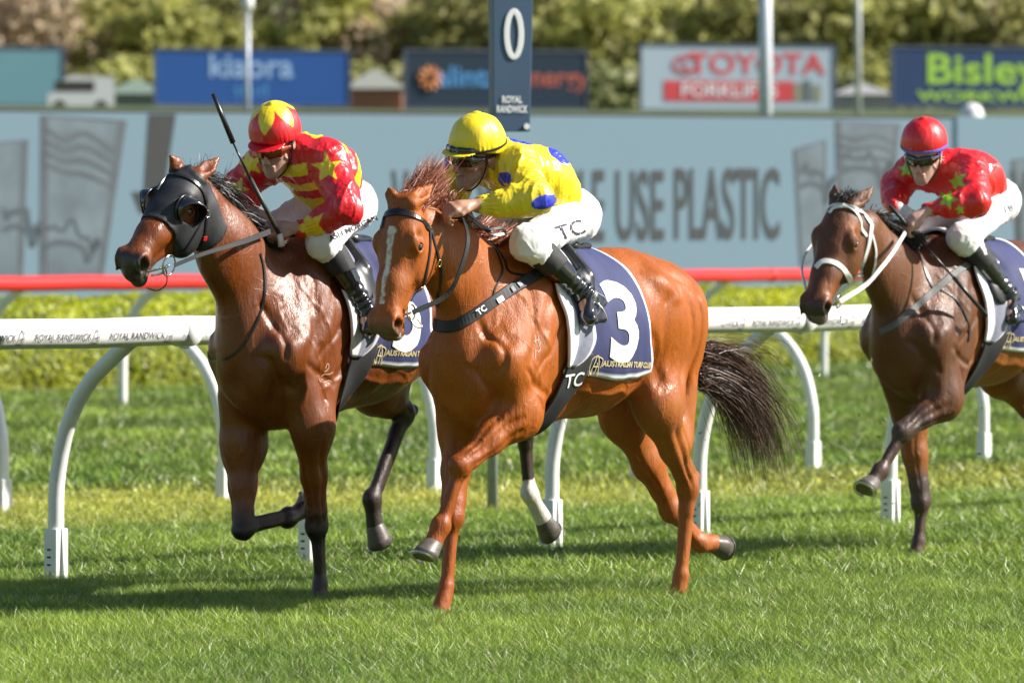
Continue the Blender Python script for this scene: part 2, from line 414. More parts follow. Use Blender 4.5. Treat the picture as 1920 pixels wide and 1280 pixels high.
# turf blades
def turf(n, y0, y1, marg, wd, hmin, hmax, seed):
    r = np.random.default_rng(seed)
    u = r.random(n); y = np.sqrt(y0*y0+(y1*y1-y0*y0)*u); x = (r.random(n)*2-1)*(y*.0905+marg)
    P = np.stack([x, y, 0*x], 1)
    n1 = vnoise(P, 1.1); n2 = vnoise(P+7, 5.); n3 = vnoise(P+3, .35)
    # worn pale strip between the two white rails; darker and paler bands beyond
    s = (y-36.4)-x*.72
    worn = np.clip(1-np.abs(s-(n1-.5)*1.2)/(2.9+.9*(n3-.5)), 0, 1)**.55
    bands = .5+.5*np.sin((y-x*.9)*1.15+n3*2.5)
    n5 = vnoise(P+11, 22.) if y1 < 40 else vnoise(P+11, 9.)
    h = (hmin+(hmax-hmin)*r.random(n)**1.2*(.35+.55*n2+.55*n5))*(1-.25*worn)
    a = r.random(n)*2*math.pi; w = wd*(.6+.8*r.random(n))
    lean = (.35+1.45*r.random(n)**.8)*h; la = r.random(n)*2*math.pi
    z0 = np.full(n, GZ+.012)
    B0 = np.stack([x-np.cos(a)*w/2, y-np.sin(a)*w/2, z0], 1); B1 = np.stack([x+np.cos(a)*w/2, y+np.sin(a)*w/2, z0], 1)
    T = np.stack([x+np.cos(la)*lean, y+np.sin(la)*lean, z0+h], 1)
    c1 = np.array([.115, .200, .022]); c2 = np.array([.285, .385, .045]); c3 = np.array([.50, .48, .075]); c4 = np.array([.07, .13, .022])
    k = np.clip(n1*.9+n2*.5-.2+.30*(r.random(n)-.5), 0, 1)[:, None]; col = c1*(1-k)+c2*k
    dk = (np.clip(n3*1.5-.6, 0, 1)*.5*(y < 34))[:, None]; col = col*(1-dk*.5)+c4*dk*.5
    far_ = (y > 40)[:, None]; col = np.where(far_, col*(.72+.34*bands[:, None]), col)
    col = col*(1-worn[:, None]*.85)+c3*worn[:, None]*.85
    col *= (.42+1.25*n5)[:, None]
    straw = r.random(n) < .05; col[straw] = np.array([.5, .48, .24])
    col *= (.75+.5*r.random(n))[:, None]
    V = np.stack([B0, B1, T], 1).reshape(-1, 3); C = np.repeat(col, 3, 0)
    C.reshape(-1, 3, 3)[:, :2] *= .45; C.reshape(-1, 3, 3)[:, 2] *= 1.3  # shade between blades painted in: roots darkened, tips lightened
    return V, C
M_grass = material('grass_blade', use_col=True, rough=.40, var=.08, nscale=3, spec=.5, trans=.14)
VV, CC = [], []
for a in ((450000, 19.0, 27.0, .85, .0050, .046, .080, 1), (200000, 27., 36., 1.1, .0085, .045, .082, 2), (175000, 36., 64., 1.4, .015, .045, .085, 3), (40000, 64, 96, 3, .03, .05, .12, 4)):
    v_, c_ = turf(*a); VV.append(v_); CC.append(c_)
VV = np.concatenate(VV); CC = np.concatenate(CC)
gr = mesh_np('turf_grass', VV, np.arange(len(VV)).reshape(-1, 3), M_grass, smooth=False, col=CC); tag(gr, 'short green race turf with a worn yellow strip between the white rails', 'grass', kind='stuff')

# ------------------------------------------------------------------ running rails
def rail_line(pA, pB):
    A = ground_pt(*pA)[:2]; B = ground_pt(*pB)[:2]; d = (B-A)/np.linalg.norm(B-A); return A, d, np.array([d[1], -d[0]])
def s_of(A, d, px):   # where the sight line through column px meets the line of posts
    k = (px-960)/FPX; return (k*A[1]-A[0])/(d[0]-k*d[1])
def gooseneck(name, A, d, P, s, path, r, mat, label, group, holes=True, sock=True):
    ws = 1.06 if holes else 1.0
    b = A+d*s; root = empty(name, (b[0], b[1], GZ), math.atan2(P[1], P[0])); tag(root, label, 'rail post', group)
    m = MB(); pts = crom([(o, 0, z-GZ) for o, z in path], 18); m.tube(pts, r, 14); m.build('leg_tube', mat, root, smooth=True)
    if sock:
        m = MB(); w = r*ws; m.box((-w, -w*1.05, -.12), (w, w*1.05, .285 if holes else .22)); o = m.build('ground_socket', mat, root, bevel=.006)
        m = MB(); m.add([(w, -.006, .285), (w+.004, -.006, .285), (w+(.030 if holes else .008), -.006, -.1), (w, -.006, -.1), (w, .006, .285), (w+.004, .006, .285), (w+(.030 if holes else .008), .006, -.1), (w, .006, -.1)],
                        [(0, 1, 2, 3), (7, 6, 5, 4), (0, 4, 5, 1), (1, 5, 6, 2), (2, 6, 7, 3), (3, 7, 4, 0)]); m.build('fin', mat, root)
        if holes:
            for k in range(4):
                m = MB(); cyc = [(math.cos(t)*.015, math.sin(t)*.005) for t in np.linspace(0, 2*math.pi, 12, endpoint=False)]
                # slots on the face turned to the course's outside (camera side of the socket)
                for sy in (-1,):
                    m.add([(-.005+x, sy*(w*1.05+.002), .185-k*.036+z) for x, z in cyc], [tuple(range(12))])
                m.build('slot', M_strap, root)
            m = MB(); m.tube([(-.005, -w*1.05, .075), (-.005, -w*1.05-.012, .075)], .012, 10); m.build('bolt', M_metal, root)
    return root
def rail(name, A, d, P, s0, s1, o, z, r, mat, label, joints=(), group=None):
    c0 = A+d*s0+P*o; root = empty(name, (c0[0], c0[1], z), math.atan2(d[1], d[0])); tag(root, label, 'rail', group)
    L = s1-s0; m = MB(); n = max(2, int(L/.5)); wob = [(L*i/n, .004*math.sin(i*1.7), .004*math.sin(i*2.3)) for i in range(n+1)]
    m.tube(wob, r, 28); m.build('rail_tube', mat, root, smooth=True)
    for js in joints:
        m = MB(); m.tube([(js-s0-.05, 0, 0), (js-s0+.05, 0, 0)], r+.004, 28); m.build('joint_sleeve', mat, root, smooth=True)
        m = MB(); m.box((js-s0-.02, -.016, -r-.014), (js-s0+.02, .016, -r+.01)); m.build('clamp', M_white_paint, root, bevel=.004)
    return root

A1, d1, P1 = rail_line((105, 1075), (1670, 970))
near_px = [-420, 105, 580, 1035, 1312, 1670, 2060]
path1 = [(0, -.1), (0, .25), (.01, .46), (.075, .70), (.20, .89), (.36, 1.02), (.49, 1.11)]
ss = [s_of(A1, d1, p) for p in near_px]
near_lab = {105: 'curved white rail post standing alone at the left edge, with slotted socket in the grass', 580: 'curved white rail post mostly hidden behind the legs of the hooded bay horse',
            1035: 'curved white rail post seen under the belly of the chestnut horse', 1312: 'curved white rail post behind the hind legs of the chestnut horse', 1670: 'white rail post behind the raised hoof of the dark bay horse'}
for p, s_ in zip(near_px, ss):
    if p in near_lab: gooseneck('rail_post', A1, d1, P1, s_, path1, .038, M_white_paint, near_lab[p], 'posts of the near white rail')
R1 = rail('running_rail', A1, d1, P1, ss[0]-1, ss[-1]+2, .5, 1.146, .069, M_white_paint, 'thick white plastic running rail lettered in grey, nearest the horses', joints=[ss[1]+.35, ss[4]+.25])
# lettering round the rail tube
def wrap_rail(V2, F, r, x0, ang0, flip=1):
    a = ang0-V2[:, 1]/r   # angle about the tube, from the near side upward
    return np.stack([x0+V2[:, 0], -np.cos(a)*(r+.0015), -np.sin(a)*(r+.0015)], 1)
M_letter = material('grey_lettering', (.10, .09, .13), .5, var=.1)
tv, tf = text_mesh('ROYAL RANDWICK', .046, xs=.92, maxedge=.02, align='LEFT', space=1.0)
def logo_strokes(sc):
    m = MB()
    def st(pts, w=.0034):
        P = crom(pts, 14); m.strip([(x*sc, y*sc, 0) for x, y in P], [(0, 0, 1)]*14, w, .0004)
    st([(-.3, -.9), (.35, -.95), (.5, -.4), (.35, .3), (.1, .9)]); st([(.1, .9), (-.3, .5), (-.45, -.2), (-.6, -.95)])
    st([(-.1, 1.0), (.35, .75), (.6, .5)]); st([(-.2, -.1), (.4, -.05)]); st([(.12, 0), (.1, -.6)]); st([(-.6, -.95), (-.2, -.8), (.3, -.95)])
    return np.array(m.v), m.f
lv, lf = logo_strokes(.038)
s0_ = ss[0]-1; k = 0; s_ = s_of(A1, d1, 40)-.18-.49*9
tm = lm = None
while s_ < ss[-1]+1.5:
    if s_ > s0_+.3:
        if tm is None:
            m = MB(); m.add(wrap_rail(tv, tf, .069, 0, .26), tf); o = m.build('lettering', M_letter, R1, loc=(s_-s0_+.09, 0, 0)); tm = o
            m = MB(); L3 = wrap_rail(lv[:, :2], lf, .069, 0, .26); m.add(L3, lf); lm = m.build('emblem', M_letter, R1, loc=(s_-s0_, 0, 0))
        else:
            for src, off in ((tm, .09), (lm, 0)):
                c = src.copy(); S.collection.objects.link(c); c.parent = R1; c.location = (s_-s0_+off, 0, 0)
    s_ += .50

A2, d2, P2 = rail_line((5, 945), (1845, 850))
far_px = [5, 420, 815, 1195, 1525, 1845]
path2 = [(0, -.1), (0, .25), (.01, .40), (.07, .62), (.17, .78), (.29, .89), (.42, .98)]
flab = {5: 'curved white post cut by the left edge of the picture, in the second rail', 420: 'curved white post behind the forelegs of the hooded bay horse, in the second rail',
        815: 'white post just left of the thin grey pole, in the second rail', 1195: 'white post whose foot shows between the hind legs of the chestnut horse', 1525: 'curved white post in the open between the chestnut tail and the dark bay horse',
        1845: 'white post right of the dark bay horse foreleg, in the second rail'}
for p in far_px: gooseneck('rail_post', A2, d2, -P2, s_of(A2, d2, p), path2, .040, M_white_paint, flab[p], 'posts of the second white rail', holes=False)
rail('running_rail', A2, d2, -P2, s_of(A2, d2, -300), s_of(A2, d2, 2300), .42, 1.0, .052, M_white_paint, 'second white rail hidden directly behind the near lettered rail')

A3, d3, P3 = rail_line((230, 752), (1545, 700))
path3 = [(0, -.1), (0, .3), (.01, .5), (.075, .72), (.2, .92), (.34, 1.03), (.45, 1.11)]
rl = {230: 'blurred white post of the red rail, in the gap left of the hooded bay horse', 1300: 'blurred post of the red rail whose top shows beyond the chestnut rump', 1545: 'blurred white post under the muzzle of the dark bay horse, in the red rail'}
for p in (-30, 230, 490, 760, 1030, 1300, 1545, 1800):
    gooseneck('rail_post', A3, d3, P3, s_of(A3, d3, p), path3, .045, M_white_paint, rl.get(p) or {490: 'post of the red rail hidden behind the hooded bay horse', 760: 'post of the red rail hidden behind the chestnut head', 1030: 'post of the red rail hidden behind the chestnut barrel', 1800: 'post of the red rail hidden behind the dark bay horse'}.get(p, 'post of the red rail just outside the left edge'), 'posts of the far red rail', holes=False, sock=False)
rail('running_rail', A3, d3, P3, s_of(A3, d3, -1400), s_of(A3, d3, 2500), .47, 1.148, .072, M_red_paint, 'far red plastic rail in front of the hedge', joints=[s_of(A3, d3, 1380)])

# ------------------------------------------------------------------ hedge
hA = ground_pt(0, 728)[:2]; hB = ground_pt(1500, 675)[:2]; hd = (hB-hA)/np.linalg.norm(hB-hA); hn = np.array([hd[1], -hd[0]])
L0, L1, HT, DP = -12.0, 24., .94, 1.3
hroot = empty('hedge', (*(hA+hd*L0), GZ), math.atan2(hd[1], hd[0])); tag(hroot, 'long clipped yellow-green hedge in front of the big screen', 'hedge')
LL = L1-L0
# local frame: x along, y = away from camera side (left of hd)
nx, ny = 300, 26
prof = [(0, 0), (-.02, .2), (-.03, .45), (-.02, .75), (.03, .9), (.12, .97+GZ*0), (.35, 1.0), (.7, 1.01), (1.0, 1.0), (1.2, .95), (1.28, .8), (1.3, .4), (1.3, 0)]
pr = crom([(a, b*(HT+.04)) for a, b in prof], ny); xs_ = np.linspace(0, LL, nx)
V = np.array([(x, a, b) for x in xs_ for a, b in pr]); nz = vnoise(V, 3.)+.5*vnoise(V, 9.)
V[:, 1] += (nz-.75)*.10; V[:, 2] += (nz-.75)*.10*(V[:, 2] > .05)
q = (np.arange(nx-1)[:, None]*ny+np.arange(ny-1)[None]).ravel()
M_hedge = material('hedge_core', (.10, .12, .012), .8, var=.4, nscale=8)
mesh_np('hedge_core', V, np.stack([q, q+1, q+ny+1, q+ny], 1), M_hedge, hroot)
def leaf_cloud(P, Nn, size, cols, seed, up=.4):
    r = np.random.default_rng(seed); n = len(P)
    nn = Nn*.9+r.normal(size=(n, 3))*.6; nn[:, 2] += up; nn /= np.linalg.norm(nn, axis=1)[:, None]
    t = np.cross(nn, r.normal(size=(n, 3))); t /= np.linalg.norm(t, axis=1)[:, None]+1e-9; b = np.cross(nn, t)
    sz = (size*(.6+.8*r.random(n)))[:, None]
    V = np.stack([P-t*sz, P+b*sz*.55, P+t*sz, P-b*sz*.55], 1).reshape(-1, 3)
    C = np.repeat(cols*(.75+.5*r.random(n))[:, None], 4, 0); return V, np.arange(4*n).reshape(-1, 4), C
n = 54000; r_ = np.random.default_rng(5); xi = r_.random(n)*LL; pi_ = crom(pr, 200)[r_.integers(0, 165, n)]
P = np.stack([xi, pi_[:, 0], pi_[:, 1]], 1); nz = vnoise(P, 3.)+.5*vnoise(P, 9.); P[:, 1] += (nz-.75)*.1-.02; P[:, 2] += (nz-.75)*.1+.01
N_ = np.stack([0*xi, np.where(pi_[:, 0] < .1, -1., .0), np.where(pi_[:, 0] < .1, .1, 1.)], 1)
k = np.clip(vnoise(P, 1.3)*1.5-.25+vnoise(P, 6)*.4-.2, 0, 1)[:, None]
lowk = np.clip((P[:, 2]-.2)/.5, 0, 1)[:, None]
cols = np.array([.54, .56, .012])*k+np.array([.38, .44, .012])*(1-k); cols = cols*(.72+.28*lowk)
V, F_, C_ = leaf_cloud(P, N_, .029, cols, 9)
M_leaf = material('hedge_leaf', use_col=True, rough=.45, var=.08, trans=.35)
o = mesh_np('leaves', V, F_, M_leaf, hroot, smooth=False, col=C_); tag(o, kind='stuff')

# ------------------------------------------------------------------ big screen
sA = np.array([(0-960)*95/FPX, 95.]); sB = np.array([(1560-960)*100.3/FPX, 100.3]); sd = (sB-sA)/np.linalg.norm(sB-sA); sn = np.array([sd[1], -sd[0]])
sc_root = empty('video_screen', (*sA, GZ), math.atan2(sd[1], sd[0])); tag(sc_root, 'long pale blue video screen wall reading USE PLASTIC beyond the hedge', 'screen')
def scr(px, py):   # point on the screen face, in the screen's own x,z
    k = (px-960)/FPX; t = (k*sA[1]-sA[0])/(sd[0]-k*sd[1]); D = sA[1]+t*sd[1]; return t, EYE-(py-HOR)*D/FPX-GZ
m = bpy.data.materials.new('led_face'); m.use_nodes = True; nd = m.node_tree.nodes; lk = m.node_tree.links; b = nd['Principled BSDF']
b.inputs['Roughness'].default_value = .5
tc = nd.new('ShaderNodeTexCoord'); wv = nd.new('ShaderNodeTexWave'); wv.bands_direction = 'Z'; wv.inputs['Scale'].default_value = 6.5; lk.new(tc.outputs['Object'], wv.inputs[0])
cr = nd.new('ShaderNodeMixRGB'); cr.inputs[1].default_value = (.18, .262, .33, 1); cr.inputs[2].default_value = (.20, .292, .365, 1); lk.new(wv.outputs[0], cr.inputs[0]); lk.new(cr.outputs[0], b.inputs['Base Color'])
b.inputs['Emission Color'].default_value = (.30, .42, .52, 1); b.inputs['Emission Strength'].default_value = .06
M_led = m
x0, _ = scr(-1100, 300); x1, _ = scr(1790, 300); x2, _ = scr(2400, 300); H_ = 3.65-GZ
mm = MB(); mm.box((x0, 0, .5), (x1-.05, .25, H_)); mm.build('screen_panel', M_led, sc_root)
mm = MB(); mm.box((x1+.05, 0, .5), (x2, .25, H_+.05)); mm.build('screen_panel', M_led, sc_root)
M_frame = material('screen_frame', (.05, .05, .05), .6); mm = MB(); mm.box((x0, .02, H_+.002), (x1-.05, .24, H_+.05)); mm.box((x0, .05, 0), (x2, .2, .498)); mm.build('screen_frame', M_frame, sc_root)
M_cup = material('screen_grey', (.125, .14, .16), .6, var=.2, nscale=1.2); M_cup2 = material('screen_cup_light', (.175, .215, .255), .6, var=.25, nscale=1.5)
M_cupd = material('screen_dark', (.06, .06, .062), .6, var=.1); M_scrib = material('screen_scribble', (.10, .12, .145), .6)
def sp(name, poly, mat, off=.006):
    mm = MB(); mm.add([(scr(*p)[0], -off, scr(*p)[1]) for p in poly], [tuple(range(len(poly)))]); return mm.build(name, mat, sc_root)
def sline(name, pts, w, mat, off=.010, n=24):
    P = crom([(*p, 0) for p in pts], n)[:, :2]; Q = [(scr(*p)[0], -off, scr(*p)[1]) for p in P]; mm = MB(); mm.strip(Q, [(0, -1, 0)]*n, w, .001); return mm.build(name, mat, sc_root)
for poly in ([(-90, 275), (53, 262), (42, 540), (-70, 540)], [(76, 216), (238, 226), (190, 540), (74, 540)], [(1487, 280), (1548, 262), (1552, 490), (1500, 500)], [(1565, 226), (1688, 232), (1668, 430), (1570, 430)], [(1895, 300), (1990, 290), (1980, 480), (1905, 480)]):
    sp('cup_picture', poly, M_cup); c = np.mean(poly, 0); sp('cup_picture', [tuple(c+(np.array(p)-c)*np.array([.80, .97])) for p in poly], M_cup2, .008)
sp('dark_strip', [(278, 214), (330, 214), (306, 372), (268, 372)], M_cupd); sp('dark_strip', [(246, 360), (310, 358), (310, 400), (262, 400)], M_cupd)
rr = random.Random(3)
for (x, y, w) in ((84, 440, 1), (1500, 330, .6), (1580, 300, .9), (6, 410, .7)):
    pts = [(x+i*9*w, y+rr.uniform(-15, 15)+(-12 if i < 8 else 14)) for i in range(13)]; sline('scribble', pts, .07, M_scrib, n=60)
    sline('scribble', [(x, y+22), (x+30*w, y+14), (x+70*w, y+24), (x+80*w, y+50), (x+100*w, y+5)], .09, M_scrib, n=30)
for a in range(4):
    sline('scribble', [(84, 240+a*22), (120, 262+a*20), (160, 250+a*26), (215, 285+a*22)], .09, M_cup, .009)
    sline('scribble', [(1568, 250+a*18), (1600, 262+a*18), (1640, 255+a*20), (1680, 270+a*18)], .08, M_cup, .009)
M_stext = material('screen_letters', (.075, .08, .085), .6, var=.1)
def scr_text(txt, px0, px1, py0, py1, mat=M_stext):
    V, F = text_mesh(txt, 1., maxedge=9, align='LEFT', bold=.012); V = V-V.min(0); V = V/V.max(0)
    W3 = [(scr(px0+x*(px1-px0), py1+(py0-py1)*y)[0], -.012, scr(px0+x*(px1-px0), py1+(py0-py1)*y)[1]) for x, y in V]
    mm = MB(); mm.add(W3, F); mm.build('lettering', mat, sc_root)
scr_text('USE', 1155, 1245, 318, 452); scr_text('PLASTIC', 1265, 1462, 314, 450); scr_text('WHY DO PEOPLE', 735, 1133, 317, 455); scr_text('YOU', 1893, 2010, 318, 455)
V, F = text_mesh('USE', 1.)

# ------------------------------------------------------------------ winning post and thin pole
M_post = material('post_navy', (.055, .10, .17), .45, var=.05, nscale=3)
D0 = EYE*FPX/(945-HOR)+.0; wp = at(955, 440, D0); wroot = empty('winning_post', (wp[0], wp[1], GZ), math.radians(14)); tag(wroot, 'tall navy winning post sign marked 0 above the yellow jockey', 'sign')
k_ = FPX/D0
mm = MB(); zb = EYE+(440-247)/k_-GZ; w = .112
mm.add([(-w, -.06, zb), (w, -.06, zb), (w, .06, zb), (-w, .06, zb), (-w-.004, -.06, zb+2.2), (w+.05, -.06, zb+2.2), (w+.05, .06, zb+2.2), (-w-.004, .06, zb+2.2)],
       [(0, 3, 2, 1), (4, 5, 6, 7), (0, 1, 5, 4), (1, 2, 6, 5), (2, 3, 7, 6), (3, 0, 4, 7)]); mm.build('sign_box', M_post, wroot, bevel=.004)
M_pole_g = material('grey_pole', (.30, .33, .30), .5, var=.1)
mm = MB(); mm.tube([(-.103, 0, -.1), (-.103, 0, zb+.1)], .031, 14); mm.build('pole', M_pole_g, wroot, smooth=True)
mm = MB(); P = [(.012+math.cos(t)*.044*(1+.1*0), -.064, zb-0+math.sin(t)*.135+(440-65)/k_-(440-247)/k_) for t in np.linspace(0, 2*math.pi, 40, endpoint=False)]
mm.strip(P, [(0, -1, 0)]*40, .034, .003, closed=True); mm.build('digit', M_print_w, wroot)
for t_, yy, sx in (('ROYAL', 188, .9), ('RANDWICK', 206, .8)):
    put_text('lettering', t_, .058, (.0, -.062, zb+(247-yy)/k_), (1, 0, 0), (0, 0, 1), M_print_w, wroot, off=.004, xs=sx*.74, bold=.002)
mm = MB(); mm.tube([(.09, -.062, zb+.03), (.09, -.07, zb+.03)], .018, 12); mm.build('reflector', M_print_w, wroot)

# ------------------------------------------------------------------ billboards, poles and small things on the embankment
DB = 300.; kb = FPX/DB
def bb(px0, px1, py0, py1, color, label, D=DB):
    c = at((px0+px1)/2, py1, D); root = empty('billboard', c, math.radians(14)); tag(root, label, 'billboard', 'billboards on the far bank'); k = FPX/D
    w = (px1-px0)/k/2; h = (py1-py0)/k
    mm = MB(); mm.box((-w, 0, 0), (w, .18, h)); mm.build('panel', material('board_'+str(px0), color, .55, var=.04, nscale=.3), root)
    mm = MB(); e = .12
    for a in (((-w-e, -.05, -e), (w+e, .2, -.003)), ((-w-e, -.05, h+.003), (w+e, .2, h+e)), ((-w-e, -.05, 0), (-w-.003, .2, h)), ((w+.003, -.05, 0), (w+e, .2, h))): mm.box(*a)
    mm.build('frame', M_frame2, root)
    for s in (-.7, 0, .7):
        mm = MB(); mm.box((s*w-.1, .2, -3.2), (s*w+.1, .4, h*.8)); mm.build('support', M_frame2, root)
    return root, k, (px0+px1)/2, py1
M_frame2 = material('board_frame', (.10, .12, .16), .6)
def bt(B, txt, px, py, size, mat, **kw):
    root, k, cx, by = B; return put_text('lettering', txt, size/k, ((px-cx)/k, -.02, (by-py)/k), (1, 0, 0), (0, 0, 1), mat, root, maxedge=9, **kw)
def brect(B, px0, px1, py0, py1, mat, off=.03, name='panel_print'):
    root, k, cx, by = B; mm = MB(); mm.add([((px0-cx)/k, -off, (by-py1)/k), ((px1-cx)/k, -off, (by-py1)/k), ((px1-cx)/k, -off, (by-py0)/k), ((px0-cx)/k, -off, (by-py0)/k)], [(0, 1, 2, 3)]); return mm.build(name, mat, root)
fm = lambda n_, c: material(n_, c, .6, var=.05)
m_lb = fm('print_pale_blue', (.30, .46, .70)); m_or = fm('print_orange', (.65, .24, .08)); m_rd = fm('print_red', (.62, .06, .07)); m_cy = fm('print_cyan', (.08, .30, .62)); m_gn = fm('print_green', (.36, .62, .06)); m_wh = fm('print_white', (.75, .75, .78)); m_or2 = fm('print_rust', (.5, .12, .08)); m_ol = fm('print_olive', (.28, .28, .18))
B1 = bb(-140, 119, 91, 195, (.14, .30, .35), 'teal billboard cut by the left edge of the picture')
B2 = bb(290, 658, 96, 196, (.012, .085, .32), 'royal blue kiaora stud billboard behind the thin lamp pole'); bt(B2, 'kiaora', 470, 126, 62, m_lb, xs=1.05, bold=.03); bt(B2, 'stud', 470, 170, 40, m_cy)
B3 = bb(757, 1104, 98, 202, (.010, .028, .055), 'dark navy energy billboard behind the winning post'); bt(B3, 'alinta', 875, 146, 54, m_cy, bold=.03, xs=1.05); bt(B3, 'energy', 1040, 146, 50, m_or2, bold=.02)
root, k, cx, by = B3; mm = MB()
for a in range(10): t = a*math.pi/5; mm.tube([((803-cx)/k+.22*math.cos(t), -.05, (by-147)/k+.22*math.sin(t)), ((803-cx)/k+.66*math.cos(t), -.05, (by-147)/k+.66*math.sin(t))], .1, 6)
mm.build('sun_emblem', m_or, root)
B4 = bb(1197, 1571, 87, 205, (.40, .50, .58), 'pale grey billboard with red lettering behind the thick white pole'); bt(B4, 'TOYOTA', 1420, 122, 56, m_rd, xs=1.15, bold=.03)
brect(B4, 1240, 1492, 152, 190, m_rd); root, k, cx, by = B4
put_text('lettering', 'FORKLIFTS', 34/k, ((1366-cx)/k, -.03, (by-171)/k), (1, 0, 0), (0, 0, 1), m_wh, root, off=.03, xs=1.15, maxedge=9, bold=.02)
brect(B4, 1494, 1508, 155, 190, m_ol); brect(B4, 1512, 1526, 150, 190, fm('print_grey', (.12, .14, .14))); brect(B4, 1532, 1546, 158, 190, m_ol)
mm = MB(); mm.strip([((1282+24*math.cos(t)-cx)/k, -.03, (by-122+16*math.sin(t))/k) for t in np.linspace(0, 6.28, 24, endpoint=False)], [(0, -1, 0)]*24, .12, .01, closed=True)
mm.strip([((1282-12-cx)/k, -.03, (by-108)/k), ((1282-cx)/k, -.03, (by-124)/k), ((1282+12-cx)/k, -.03, (by-140)/k)], [(0, -1, 0)]*3, .12, .01)
mm.strip([((1282-24-cx)/k, -.03, (by-126)/k), ((1282-cx)/k, -.03, (by-140)/k), ((1282+24-cx)/k, -.03, (by-126)/k)], [(0, -1, 0)]*3, .12, .01); mm.build('oval_emblem', m_rd, root)
B5 = bb(1666, 2060, 92, 198, (.012, .045, .13), 'navy billboard with big green lettering at the right edge'); bt(B5, 'Bisley', 1840, 133, 78, m_gn, xs=1.25, bold=.04); bt(B5, 'WORKWEAR', 1860, 182, 26, m_gn, xs=1.9, bold=.02)

def pole(name, px, ytop, ybot, D, r, mat, label, head=False):
    b = at(px, ybot, D); root = empty(name, (b[0], b[1], b[2])); tag(root, label, 'pole'); h = (ybot-ytop)*D/FPX
    mm = MB(); mm.tube([(0, 0, -1.), (0, 0, h)], [r, r*.85], 14); mm.build('shaft', mat, root, smooth=True)
    if head: mm = MB(); mm.tube([(0, 0, h-.15), (0, 0, h), (.0, 0, h+.25), (0, 0, h+.34)], [r*1.2, r*2.2, r*2.2, r*.8], 12); mm.build('lamp_head', M_white_paint, root, smooth=True)
    return root
M_pg = material('galvanised', (.42, .46, .52), .4, var=.08, metal=.2)
pole('lamp_pole', 464, 12, 215, 150, .075, M_pg, 'thin pale lamp pole in front of the royal blue billboard', True)
pole('white_pole', 1435, -160, 236, 106, .135, material('pole_white', (.62, .66, .70), .4), 'thick white pole rising behind the screen at right')
pole('grey_pole', 1609, -120, 215, 210, .12, material('pole_pale', (.5, .52, .5), .5), 'thin grey pole between the two right billboards')

# white van, pale shed, green roof, wall, dome: small blurred things on the bank
def vehicle(px, py, D, L, H, label, flip=1):
    b = at(px, py, D); root = empty('parked_van', b, math.radians(8)); tag(root, label, 'van')
    pr = [(-L/2, .35), (-L/2, H*.95), (L*.12, H), (L*.22, H*.95), (L*.36, H*.58), (L/2, H*.5), (L/2, .35)]
    pr = [(x*flip, z) for x, z in pr]; n_ = len(pr); mm = MB(); mm.add([(x, y, z) for y in (-.85, .85) for x, z in pr], [tuple(range(n_)), tuple(range(2*n_-1, n_-1, -1))]+[(i, (i+1) % n_, n_+(i+1) % n_, n_+i) for i in range(n_)]); mm.build('body', M_vanw, root)
    mm = MB(); mm.box((-L*.4, -.865, H*.58), (L*.2, -.851, H*.85)); mm.build('side_window', M_lens, root)
    for sx in (-.3, .32):
        for y in (-.8, .8):
            mm = MB(); mm.tube([(L*sx*flip, y-.1, .34), (L*sx*flip, y+.1, .34)], .34, 16); mm.build('wheel', M_rubber, root)
    return root
M_vanw = material('van_white', (.75, .75, .74), .4, var=.03)
vehicle(150, 214, 290, 3.4, 1.95, 'small white van parked between the teal and blue billboards', -1)
def shed(px, py, D, w, h, wall, roofc, label, name='shed'):
    b = at(px, py, D); root = empty(name, b, 0); tag(root, label, 'building'); mm = MB(); mm.box((-w/2, 0, -1), (w/2, 4, h*.55)); mm.build('wall', material(name+'_wall'+str(px), wall, .8), root)
    mm = MB(); e = w/2+.3; mm.add([(-e, -.3, h*.55), (e, -.3, h*.55), (e, 4.3, h*.55), (-e, 4.3, h*.55), (-e*.1, 2, h), (e*.1, 2, h)], [(0, 1, 5, 4), (2, 3, 4, 5), (1, 2, 5), (3, 0, 4), (0, 3, 2, 1)]); mm.build('roof', material('roof'+str(px), roofc, .7), root); return root
shed(252, 212, 310, 2.8, 1.9, (.25, .28, .22), (.16, .22, .17), 'low shed with a pale green roof left of the blue billboard')
shed(702, 212, 310, 3., 2.4, (.40, .17, .10), (.24, .25, .22), 'small brick hut with a pale roof between the blue and navy billboards', 'hut')
shed(1618, 206, 312, 3.0, 1.5, (.42, .40, .40), (.30, .30, .30), 'grey concrete block hut between the two right billboards', 'hut')
b = at(1822, 225, 99.6+8); dm = SDF((-.4, -.4, -.5), (.4, .4, .5), .03); dm.op(ellip((0, 0, 0), (.24, .24, .24))); dm.op(ecap((0, 0, -.25), (0, 0, .1), .2, .2, .22, .22, (1, 0, 0)))
V, F = dm.extract(); o = mesh_np('dome_cover', V, F, M_vanw, loc=b); tag(o, 'small round white cover showing over the screen top at right', 'cover')
mm = MB(); mm.tube([(0, 0, -.2), (0, 0, -3.5)], .04, 8); mm.build('stand', M_frame2, o)

